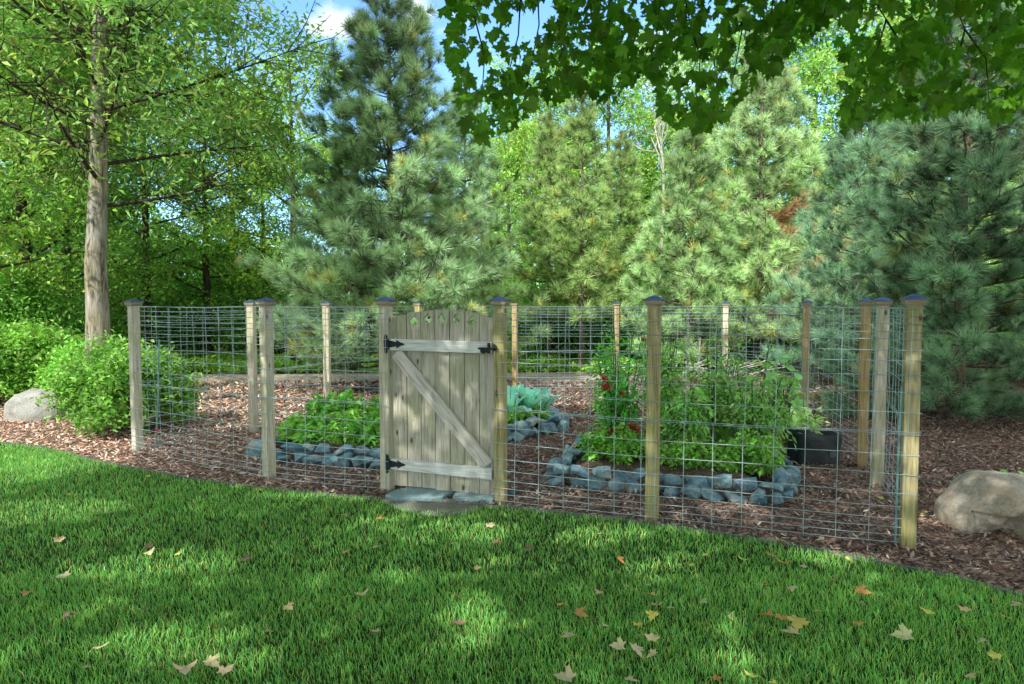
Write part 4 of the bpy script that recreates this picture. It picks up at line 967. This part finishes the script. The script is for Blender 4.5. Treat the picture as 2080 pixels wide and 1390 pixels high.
mt2 = empty('maple_tree', (0, 0, 0), 0, 'unseen second maple added behind the camera to shade the left lawn', 'tree')
T.build('trunk', M_BARK, mt2, smooth=True); Cn.build('crown', M_MAPLE, mt2)  # unseen tree, added only for the shade it casts on the left lawn

# ------------------------------------------------------------------ fallen leaves
FL = """300,967,y 140,1004,o 310,996,b 527,995,y 528,1039,t 699,1047,t 744,1062,t 770,1054,o 122,1096,t 302,1108,b 307,1124,t 362,1125,y 497,1136,b 701,1121,o 767,1110,t 922,1104,t 1007,1100,b
996,1066,t 970,1153,t 127,1172,t 54,1206,o 145,1252,B 294,1238,b 588,1234,t 736,1206,t 762,1282,t 545,1282,t 929,1264,b 207,1315,t 176,1356,t 375,1360,T 431,1347,t 459,1361,t 1235,1066,y
1217,1085,t 1271,1082,y 1077,1114,b 1260,1137,o 1432,1127,y 1405,1146,y 1509,1137,y 1567,1130,o 1592,1144,o 1632,1151,t 1667,1147,t 1697,1179,b 1216,1202,t 1315,1187,g 1320,1209,y 1139,1227,o
1180,1248,o 1335,1229,t 1362,1234,g 1325,1250,y 1230,1271,t 1297,1270,y 1155,1291,t 1324,1295,t 1256,1312,T 1292,1321,T 1326,1330,T 1149,1377,T 1282,1385,t 1456,1377,o 1525,1371,y 1570,1385,y
1484,1256,t 1430,1221,g 1557,1187,o 1610,1195,t 1752,1202,O 1751,1227,g 1660,1241,y 1560,1248,o 1590,1256,o 1620,1266,Y 1607,1283,T 1745,1266,o 1835,1290,P 1882,1242,y 1960,1237,t 2042,1255,y
1997,1302,t 2019,1331,y 1972,1374,t 1702,1127,y 1725,1139,y 1582,1096,y 1667,1092,t 1640,1100,b 2067,1229,t 1866,1052,o 1880,1040,y 1872,1070,g 1893,1058,o 1905,1000,t 1780,985,b 1786,1010,y"""
cols = {'y': (.62, .56, .13), 'o': (.60, .33, .12), 'b': (.27, .17, .12), 't': (.60, .50, .30), 'g': (.36, .48, .22)}
nmc = {'y': 'yellow', 'o': 'orange tan', 'b': 'brown', 't': 'pale tan', 'g': 'pale green', 'p': 'large pale green'}
leafobj = []
for i, tk in enumerate(FL.split()):
    x, y, c = tk.split(','); x, y = int(x), int(y); big = c.isupper(); cl_ = c.lower(); cc = (.50, .62, .30) if cl_ == 'p' else cols[cl_]
    mb = MB(); rg2 = np.random.default_rng(900 + i)
    maple_leaves(mb, np.zeros((1, 3)), (.088 if big else .056) * rg2.uniform(.95, 1.15), rg2, cc, down=0, var=.08)
    q = G(x, y, .045); on_mulch = q[1] > edge_y(q[0]); q[2] = .03 if on_mulch else .042
    # flatten and curl
    V = mb.v[0]; u_, s_, vt = np.linalg.svd(V - V.mean(0), full_matrices=False); L2 = (V - V.mean(0)) @ vt.T
    a = rg2.uniform(0, 6.28); ca, sa = math.cos(a), math.sin(a); curl = rg2.uniform(3, 13)
    X2 = L2[:, 0] * ca - L2[:, 1] * sa; Y2 = L2[:, 0] * sa + L2[:, 1] * ca
    Z2 = np.abs(L2[:, 2]) * .6 + curl * L2[:, 0] ** 2 + .03 * rg2.random() * np.sign(L2[:, 1]) * np.abs(L2[:, 1]) * 8
    mb.v[0] = np.stack([X2, Y2, Z2 - Z2.min()], 1).astype(np.float32)
    mb.tube([(0, 0, .01), (ca * .03, sa * .03, .015), (ca * .06, sa * .055, .0)], .0011, 3, np.array(cc) * .8, cap=False)
    o = mb.build('fallen_leaf', M_DRY, None, loc=q); o.rotation_euler = (rg2.uniform(-.3, .5), rg2.uniform(-.35, .35), rg2.uniform(0, 6.28))
    nm = ('large ' if big and cl_ != 'p' else '') + nmc[cl_]
    if on_mulch: wh = 'on mulch by the corner post' if x > 1800 else 'on mulch inside the fence corner' if x > 1760 and y < 1050 else 'on mulch outside the right mesh' if x > 1500 else 'on mulch left of the gate'
    else:
        row = 'by the mulch edge' if q[1] > edge_y(q[0]) - .45 else 'near the photo bottom' if y > 1290 else 'mid lawn' 
        colm = 'at the far left' if x < 220 else 'left of the gate' if x < 640 else 'below the gate' if x < 1030 else 'below the post right of gate' if x < 1200 else 'below the middle yellow post' if x < 1400 else 'below the right mesh panel' if x < 1700 else 'at the far right'
        wh = f'{row}, {colm}'
    leafobj.append((nm, wh, x, y, o))
seen = {}
for nm, wh, x, y, o in leafobj: seen.setdefault((nm, wh), []).append((x, y, o))
for (nm, wh), lst in seen.items():
    if len(lst) == 1: tag(lst[0][2], f'{nm} fallen leaf {wh}', 'leaf', 'fallen maple leaves')
    else:
        lst.sort(key=lambda t: t[0])
        nms = ['leftmost', 'rightmost'] if len(lst) == 2 else ['leftmost'] + ['middle'] * (len(lst) - 2) + ['rightmost'] if len(lst) == 3 else ['leftmost'] + [ORD[q] + ' from left' for q in range(1, len(lst) - 1)] + ['rightmost']
        for pz, t in zip(nms, lst): tag(t[2], f'{nm} fallen leaf {wh}, {pz}', 'leaf', 'fallen maple leaves')

# ------------------------------------------------------------------ garden plants
def plant(seed, h, r, nst, per, ls, col, elong=.5, arch_=.5, droop=.3, clr=.06, low_=.1):
    rg = np.random.default_rng(seed); T = MB(); Cn = MB(); Pp = []; Dd = []
    for i in range(nst):
        a = rg.uniform(0, 6.28); rr = r * rg.uniform(.15, 1) ; hh = h * rg.uniform(.45, 1.08) * (1 - .2 * (rr / r) ** 2)
        b0 = np.array([math.cos(a) * rr * .25, math.sin(a) * rr * .25, 0]); e = np.array([math.cos(a) * rr, math.sin(a) * rr, hh]); m_ = (b0 + e) / 2 + [0, 0, .12 * h]
        t = np.linspace(0, 1, 6)[:, None]; S = (1 - t) ** 2 * b0 + 2 * t * (1 - t) * m_ + t ** 2 * e
        T.tube(S, np.linspace(.005, .002, 6) * (1 + h), 4, cap=False)
        for j in range(per):
            q = rg.uniform(low_, 1.0); p0 = np.array([np.interp(q, t[:, 0], S[:, k]) for k in range(3)])
            dv = nrm(rg.normal(size=3) * [1, 1, .5] + [0, 0, .1]); Lf = clr * rg.uniform(1, 2.6)
            for m2 in range(5):
                sd = np.array([-dv[1], dv[0], 0]) * (1 if m2 % 2 else -1) * (0 if m2 == 4 else .35)
                Pp.append(p0 + dv * Lf * (.35 + .16 * m2) + sd * Lf * .5 - [0, 0, .02 * m2 * Lf / .1]); Dd.append(nrm(dv + sd * 1.2 - [0, 0, droop]))
    Pp = np.array(Pp); Pp[:, 2] = Pp[:, 2].clip(.02); leaves(Cn, Pp, ls, ls * elong, col, rg, droop=0, dirs=np.array(Dd) * 1.4)
    return T, Cn
def put_plant(name, TC, loc, label, cat, group=None):
    r = empty(name, loc, 0, label, cat, group); TC[0].build('stem', M_STEM, r, smooth=True); TC[1].build('foliage', M_LEAF, r); return r
def ball(mb, c, r, col, sq=.9, seg=10):
    rows = 7; V = []; F = []
    for i in range(rows + 1):
        t = math.pi * i / rows
        for j in range(seg): V.append((c[0] + r * math.sin(t) * math.cos(j * 2 * math.pi / seg), c[1] + r * math.sin(t) * math.sin(j * 2 * math.pi / seg), c[2] + r * sq * math.cos(t)))
    for i in range(rows):
        for j in range(seg): a = i * seg + j; b = i * seg + (j + 1) % seg; F.append((a, a + seg, b + seg, b))
    mb.add(V, F, col)
def fruit(parent, loc, r, col, name='tomato', label=None):
    mb = MB(); ball(mb, loc, r, col, .85); 
    o = mb.build(name, M_SHINY, parent, smooth=True); mb = MB()
    for k in range(5):
        a = k * 1.257; mb.add([(loc[0], loc[1], loc[2] + r * .86), (loc[0] + math.cos(a) * r * .35 - math.sin(a) * r * .1, loc[1] + math.sin(a) * r * .35, loc[2] + r * .84), (loc[0] + math.cos(a) * r * .75, loc[1] + math.sin(a) * r * .75, loc[2] + r * .70)], [(0, 1, 2)], (.06, .14, .03))
    mb.build('calyx', M_LEAF, o)
    if label: o['label'] = label
    return o
GREEN = (.13, .235, .06)
ZB = .10
tom = [(1262, 6.95, 1.26, .30, 'tall flowering plant at the left end of the tomato bed, left of the middle post', 'm', 201), (1385, 6.85, .92, .34, 'bushy tomato plant just right of the middle post', 't', 202), (1455, 7.25, 1.24, .34, 'tomato plant in the centre of the right bed, behind the wooden rail', 't', 203),
       (1535, 6.75, 1.2, .38, 'tall tomato plant at the right end of the bed', 't', 204), (1345, 7.6, 1.28, .32, 'tomato plant at the back of the bed behind the middle post', 't', 205)]
troot = {}
for px, D, h, r, lab, kd, sd in tom:
    q = pos(px, D); q = (q[0], q[1], ZB)
    TC = plant(sd, h, r * 1.05, 24, 19, .070, GREEN if kd == 't' else (.075, .23, .04), .42 if kd == 't' else .32, clr=.075)
    troot[sd] = put_plant('tomato_plant' if kd == 't' else 'marigold_plant', TC, q, lab, 'tomato plant' if kd == 't' else 'flowering plant', 'plants in the tomato bed' if kd == 't' else None)
q = troot[204].location; pT = AT(1553, 919, 6.18)
fruit(troot[204], (pT[0] - q[0], pT[1] - q[1], pT[2] - q[2]), .050, (.62, .58, .10), label='large ripening tomato, yellow-green in front')
pT = AT(1564, 915, 6.27); fruit(troot[204], (pT[0] - q[0], pT[1] - q[1], pT[2] - q[2]), .046, (.60, .09, .03), label='red tomato half hidden behind the yellow one')
for (tx, ty, dd, c_) in ((1450, 958, 6.2, (.35, .08, .03)), (1384, 842, 6.4, (.09, .20, .06)), (1405, 806, 6.6, (.12, .25, .08))):
    q = troot[202].location; pT = AT(tx, ty, dd); fruit(troot[202], (pT[0] - q[0], pT[1] - q[1], pT[2] - q[2]), .028, c_)
# marigold heads
q = troot[201].location
for tx, ty, s_ in ((1228, 770, .040), (1232, 785, .045), (1263, 799, .03), (1243, 878, .04), (1254, 870, .035), (1283, 866, .042), (1292, 874, .036), (1308, 690, .028)):
    pT = AT(tx, ty, 6.62); c = (pT[0] - q[0], pT[1] - q[1], pT[2] - q[2]); mb = MB(); rg = np.random.default_rng(tx)
    Pq = np.array(c) + rg.normal(size=(60, 3)) * s_ * .4; leaves(mb, Pq, s_ * .75, s_ * .5, (.16, .026, .012), rg, droop=0); mb.build('flower', M_LEAF, troot[201])
# basil along the front
bz = [(1215, 6.45, .34), (1262, 6.35, .38), (1310, 6.5, .25), (1372, 6.2, .26), (1420, 6.15, .30), (1475, 6.1, .27), (1520, 6.05, .40), (1550, 6.05, .34)]
whb = ['at the left end of the tomato bed front', 'left of the middle post, under the red flowers', 'just left of the middle post', 'just right of the middle post', 'below the bushy tomato plant', 'in front of the dark gap in the tomato bed', 'under the ripening tomato on its left', 'right at the corner of the tomato bed']
for i, (px, D, h) in enumerate(bz):
    q = pos(px, D + .12); put_plant('basil_plant', plant(300 + i, h, .19, 16, 11, .055, (.095, .21, .03) if i in (0, 1, 6) else (.12, .225, .04), .6, clr=.05), (q[0], q[1], ZB), f'low leafy herb {whb[i]}', 'herb', 'herbs along the front of the tomato bed')
# left bed greens
lb = [(612, 7.75, .30), (650, 7.55, .33), (650, 8.2, .46), (692, 7.45, .36), (700, 8.1, .50), (738, 7.35, .34), (745, 8.0, .44), (780, 7.3, .33), (795, 7.9, .46), (830, 7.6, .4)]
whl = ['at the left tip of the herb bed', 'second along the front of the herb bed', 'at the back left of the herb bed', 'in the middle of the herb bed front', 'in the middle of the herb bed back', 'in the herb bed front, right of the middle', 'in the herb bed back, right of the middle', 'in the herb bed front against the gate post', 'in the herb bed back against the gate post', 'in the herb bed hidden behind the gate']
for i, (px, D, h) in enumerate(lb):
    q = pos(px, D); put_plant('herb_plant', plant(320 + i, h, .27, 20, 12, .095, (.11, .23, .045) if i % 3 else (.14, .25, .045), .45, clr=.06), (q[0], q[1], ZB), f'light green leafy plant {whl[i]}', 'herb', 'greens in the left herb bed')
# kale: broad blue-green leaves on arching ribs
def kale(seed, h, r, col, n=13, wide=.20):
    rg = np.random.default_rng(seed); T = MB(); Cn = MB()
    for i in range(n):
        a = i * 2.4 + rg.normal(0, .2); u = i / n; el = R(85 - 45 * u + rg.normal(0, 6)); L = h * rg.uniform(.85, 1.1)
        k = 8; tt = np.linspace(0, 1, k); hd = np.array([math.cos(a), math.sin(a), 0]); side = np.array([-hd[1], hd[0], 0])
        S = np.array([[0, 0, .04]]) + hd * (L * math.cos(el) * tt)[:, None] + np.array([0, 0, 1]) * (L * (math.sin(el) * tt - .30 * tt ** 2.5))[:, None]
        T.tube(S, np.linspace(.008, .002, k), 4, (.35, .45, .35), cap=False)
        wd = wide * L * np.sin(np.pi * np.clip((tt - .18) / .86, 0, 1)) ** .6
        ruf = rg.normal(0, .012, (k, 2)); V = []
        for j in range(k):
            for s_ in (-1, -.5, 0, .5, 1): V.append(S[j] + side * s_ * wd[j] + np.array([0, 0, .30 * abs(s_) * wd[j] + (ruf[j, 0] if s_ < 0 else ruf[j, 1]) * abs(s_) * 2]))
        F = [(j * 5 + m_, j * 5 + m_ + 1, (j + 1) * 5 + m_ + 1, (j + 1) * 5 + m_) for j in range(k - 1) for m_ in range(4)]
        Cn.add(np.array(V), F, np.array(col) * rg.uniform(.75, 1.25))
    return T, Cn
for i, (px, D, h, lab) in enumerate([(1035, 8.9, .58, 'broad leaved blue-green kale hard against the right gate post'), (1070, 9.0, .56, 'broad leaved blue-green kale in the middle of the kale bed'), (1100, 9.15, .48, 'broad leaved blue-green kale at the right end of the kale bed')]):
    q = pos(px, D); T, Cn = kale(400 + i, h, .3, (.20, .36, .32)); r = empty('kale_plant', (q[0], q[1], ZB), 0, lab, 'kale', 'kale plants'); T.build('stem', M_STEM, r); Cn.build('foliage', M_LEAF, r, smooth=True)
for i, (px, D, h) in enumerate([(1045, 8.6, .22), (1078, 8.8, .24)]):
    q = pos(px, D); put_plant('herb_plant', plant(430 + i, h, .22, 14, 12, .07, (.11, .22, .04), .4, clr=.05), (q[0], q[1], ZB), ['feathery low green plant below the kale by the gate post', 'feathery low green plant in front of the middle kale'][i], 'herb')
# squash with big round leaves by the bag, and a climber
def roundleaf(seed, n, spread, h, size, col):
    rg = np.random.default_rng(seed); T = MB(); Cn = MB()
    for i in range(n):
        a = rg.uniform(0, 6.28); e = np.array([math.cos(a) * spread * rg.uniform(.2, 1), math.sin(a) * spread * .7 * rg.uniform(.2, 1), h * rg.uniform(.45, 1)])
        T.tube([(0, 0, 0), e * [.5, .5, .8], e], [.005, .004, .003], 4, cap=False); s_ = size * rg.uniform(.7, 1.2); nn = nrm(np.array([rg.normal(0, .4), -.6 + rg.normal(0, .3), 1])); sd = nrm(np.cross(nn, [0, 0, 1.])); d = np.cross(nn, sd)
        V = [e]; kk = 11
        for j in range(kk): b = j * 2 * math.pi / kk; rr = s_ * (1 + .12 * math.cos(b * 5)) * (.6 if j == 0 else 1); V.append(e + sd * math.cos(b) * rr + d * math.sin(b) * rr - nn * rr * .18 * (1 + math.cos(3 * b) * .5))
        Cn.add(V, [(0, 1 + j, 1 + (j + 1) % kk) for j in range(kk)], np.array(col) * rg.uniform(.8, 1.25))
    return T, Cn
q = G(1632, 915); r = put_plant('squash_plant', roundleaf(5, 16, .26, .42, .07, (.22, .34, .10)), (q[0] - .05, q[1] + .4, 0), 'pale yellow-green round leaved plant between the tomato bed and the black bag', 'vegetable plant')
q = pos(1600, 7.6); r = put_plant('climbing_plant', roundleaf(6, 18, .22, 1.12, .065, (.12, .25, .08)), (q[0], q[1], 0), 'climbing plant with round leaves at the right end of the tomato bed', 'vegetable plant')
# tomato cages
def cage(px, D, h, r, lab):
    q = pos(px, D); root = empty('tomato_cage', (q[0], q[1], ZB), 0, lab, 'plant cage', 'wire tomato cages')
    for z, f in ((h, 1), (h * .72, .9), (h * .42, .75)):
        mb = MB(); mb.tube([(math.cos(a) * r * f, math.sin(a) * r * f, z + .01 * math.sin(a * 2)) for a in np.linspace(0, 2 * math.pi, 25)], .003, 5, cap=False); mb.build('ring', M_WIRE, root)
    for k in range(4):
        a = k * math.pi / 2 + .4; mb = MB(); mb.tube([(math.cos(a) * r * .55, math.sin(a) * r * .55, -.1), (math.cos(a) * r, math.sin(a) * r, h + .02)], .003, 5); mb.build('leg', M_WIRE, root)
cage(1525, 6.9, 1.02, .24, 'round galvanised wire cage around the tall tomato plant at the right end')
cage(1265, 6.95, .80, .2, 'round galvanised wire cage around the red flowering plant')
# wooden trellis rail in the tomato bed
q0, q1 = AT(1338, 771, 7.1), AT(1545, 779, 7.1); root = empty('wooden_rail', (q0[0], q0[1], 0), math.atan2(q1[1] - q0[1], q1[0] - q0[0]), 'low rail of rough wooden stakes standing in the tomato bed', 'plant support')
Lr = float(np.linalg.norm(q1[:2] - q0[:2])); zr = float(q0[2]); mb = MB(); mb.box((0, -.009, zr - .018), (Lr, .009, zr + .018)); mb.build('crossbar', M_STICK, root)
for f in (.14, .36, .56, .8): mb = MB(); mb.box((Lr * f - .016, .0095, 0), (Lr * f + .016, .028, zr + .03)); mb.build('stake', M_POST_PALE, root)
mb = MB(); a, b = AT(1422, 748, 7.0), AT(1411, 830, 7.0); mb.tube([a, (a + b) / 2, b], .012, 6); mb.tube([b, b - (a - b) * 1.05], .012, 6)
o = mb.build('garden_stake', M_POST_PALE); tag(o, 'pale stick leaning against the wooden rail in the tomato bed', 'stake')
# metal rods
def rod(name, pts, r, mat, lab, cat='stake'):
    mb = MB(); mb.tube(pts, r, 8); o = mb.build(name, mat); tag(o, lab, cat); return o
a = G(1819, 1106); rod('metal_stake', [a, AT(1824, 940, a[1]), AT(1832, 785, a[1])], .0085, M_ROD, 'thin teal metal rod standing beside the right corner post')
a = AT(1633, 874, 7.4); rod('metal_stake', [(a[0], a[1], 0), AT(1633, 726, 7.4)], .006, M_ROD, 'pale blue metal rod behind the black grow bag')
# leaning cane with a pink ribbon
a, b = G(302, 916) + [.0, .16, 0], AT(323, 690, 7.75); root = empty('leaning_pole', tuple(a), 0, 'slim grey-green pole leaning inside the left corner of the fence', 'pole')
mb = MB(); mb.tube([(0, 0, 0), tuple((b - a) * .5 + [.006, 0, 0]), tuple(b - a)], [.011, .010, .009], 8); mb.build('shaft', M_ROD, root)
mb = MB(); t_ = (b - a) * .17; ball(mb, t_, .018, (.55, .06, .16), 1.4); mb.add([t_ + [.0, -.015, 0], t_ + [.035, -.02, -.02], t_ + [.028, -.02, -.05]], [(0, 1, 2)], (.55, .06, .16)); mb.build('ribbon', M_PLASTIC, root)

# ------------------------------------------------------------------ grow bag
q = G(1670, 947); root = empty('grow_bag', (q[0], q[1] + .20, 0), .08, 'black fabric grow bag with a wilting seedling behind the right fence panel', 'grow bag')
mb = MB(); V = []; n_ = 40; zs = [0, .04, .12, .2, .28, .35]
for j, z in enumerate(zs):
    for i in range(n_):
        a = 2 * math.pi * i / n_; c, s = math.cos(a), math.sin(a); m_ = (abs(c) ** 4 + abs(s) ** 4) ** .25
        x = .245 * c / m_ * (1 + .035 * math.sin(a * 3 + z * 9) * (z > .01)); y = .17 * s / m_ * (1 + .05 * math.sin(a * 4 + z * 12))
        zz = z * (1 - .17 * (x / .245 * .5 + .5)) + (.012 * math.sin(a * 5) if j == len(zs) - 1 else 0)
        V.append((x * (.96 + .10 * z), y, zz))
for j, z in enumerate((.33, .27)):
    for i in range(n_): v = V[(len(zs) - 1) * n_ + i]; V.append((v[0] * .95, v[1] * .95, v[2] - .002 - j * .05))
F = [(j * n_ + i, j * n_ + (i + 1) % n_, (j + 1) * n_ + (i + 1) % n_, (j + 1) * n_ + i) for j in range(len(zs) + 1) for i in range(n_)]
mb.add(V, F); mb.build('bag', M_BAG, root, smooth=True)
mb = MB(); mb.add([(V[(len(zs) + 1) * n_ + i]) for i in range(n_)], [tuple(range(n_))]); mb.build('soil', M_SOIL, root)
mb = MB(); mb.tube([(.105, -.181, .115), (.105, -.1835, .115)], .038, 24); mb.build('round_badge', M_BADGE, root)
TC = plant(551, .32, .12, 3, 12, .075, (.25, .33, .12), .32, clr=.06, low_=.45)
s2 = empty('seedling', (q[0] - .02, q[1] + .2, .24), 0, 'small pale green seedling growing in the black grow bag', 'seedling'); TC[0].build('stem', M_STEM, s2); TC[1].build('foliage', M_LEAF, s2)

# small black and yellow thing lying on the bed stones
q = G(1176, 952); root = empty('hose_nozzle', (q[0], q[1] + .1, .175), .2, 'small black fitting with round yellow ends lying on the corner stones of the tomato bed', 'hose fitting')
mb = MB(); mb.tube(dens(np.array([(-.03, 0, .03), (.0, 0, .032), (.04, 0, .028), (.075, 0, .015)]), 3), [.018, .022, .026, .028, .028, .028, .026, .022, .018, .010], 12, (.012, .016, .03)); mb.build('body', M_PLASTIC, root, smooth=True)
mb = MB(); mb.tube([(-.034, -.010, .042), (-.042, -.022, .042)], .019, 16, (.62, .58, .22)); mb.tube([(-.042, -.022, .042), (-.0425, -.0235, .042)], .006, 10, (.2, .15, .06)); mb.build('end_cap', M_PLASTIC, root)
mb = MB(); mb.tube([(-.085, -.02, .005), (-.09, -.035, .005)], .012, 14, (.6, .6, .25)); mb.tube([(-.085, -.02, .012), (-.06, 0, .035)], .004, 6, (.8, .8, .8)); mb.build('small_cap', M_PLASTIC, root)

# weeds by the big boulder
for i, (px, py, lab) in enumerate([(1963, 962, 'pair of small green leaves sprouting at the left behind the big boulder'), (1995, 955, 'small green weed sprouting just behind the top of the big boulder')]):
    q = G(px, 960 + 30); put_plant('weed', roundleaf(70 + i, 4, .07, .30 if i else .26, .03, (.12, .30, .06)), (G(px, 1000)[0] + .12, bR[1] + .86, 0), lab, 'weed')
# brush pile beyond the back fence
mb = MB(); rg = np.random.default_rng(31)
for i in range(60):
    a = np.array([rg.normal(0, .7), rg.normal(0, .3), rg.uniform(.02, .5)]); d = nrm(rg.normal(size=3) * [1, .5, .35]); L = rg.uniform(.4, 1.2)
    mb.tube([a - d * L * .5, a + rg.normal(0, .03, 3), a + d * L * .5], [.012, .010, .005], 4, cap=False)
o = mb.build('brush_pile', M_BARK_DEAD, None, loc=pos(1445, 14.2)); tag(o, 'heap of pale dry branches behind the back fence, above the wooden rail', 'brush pile')
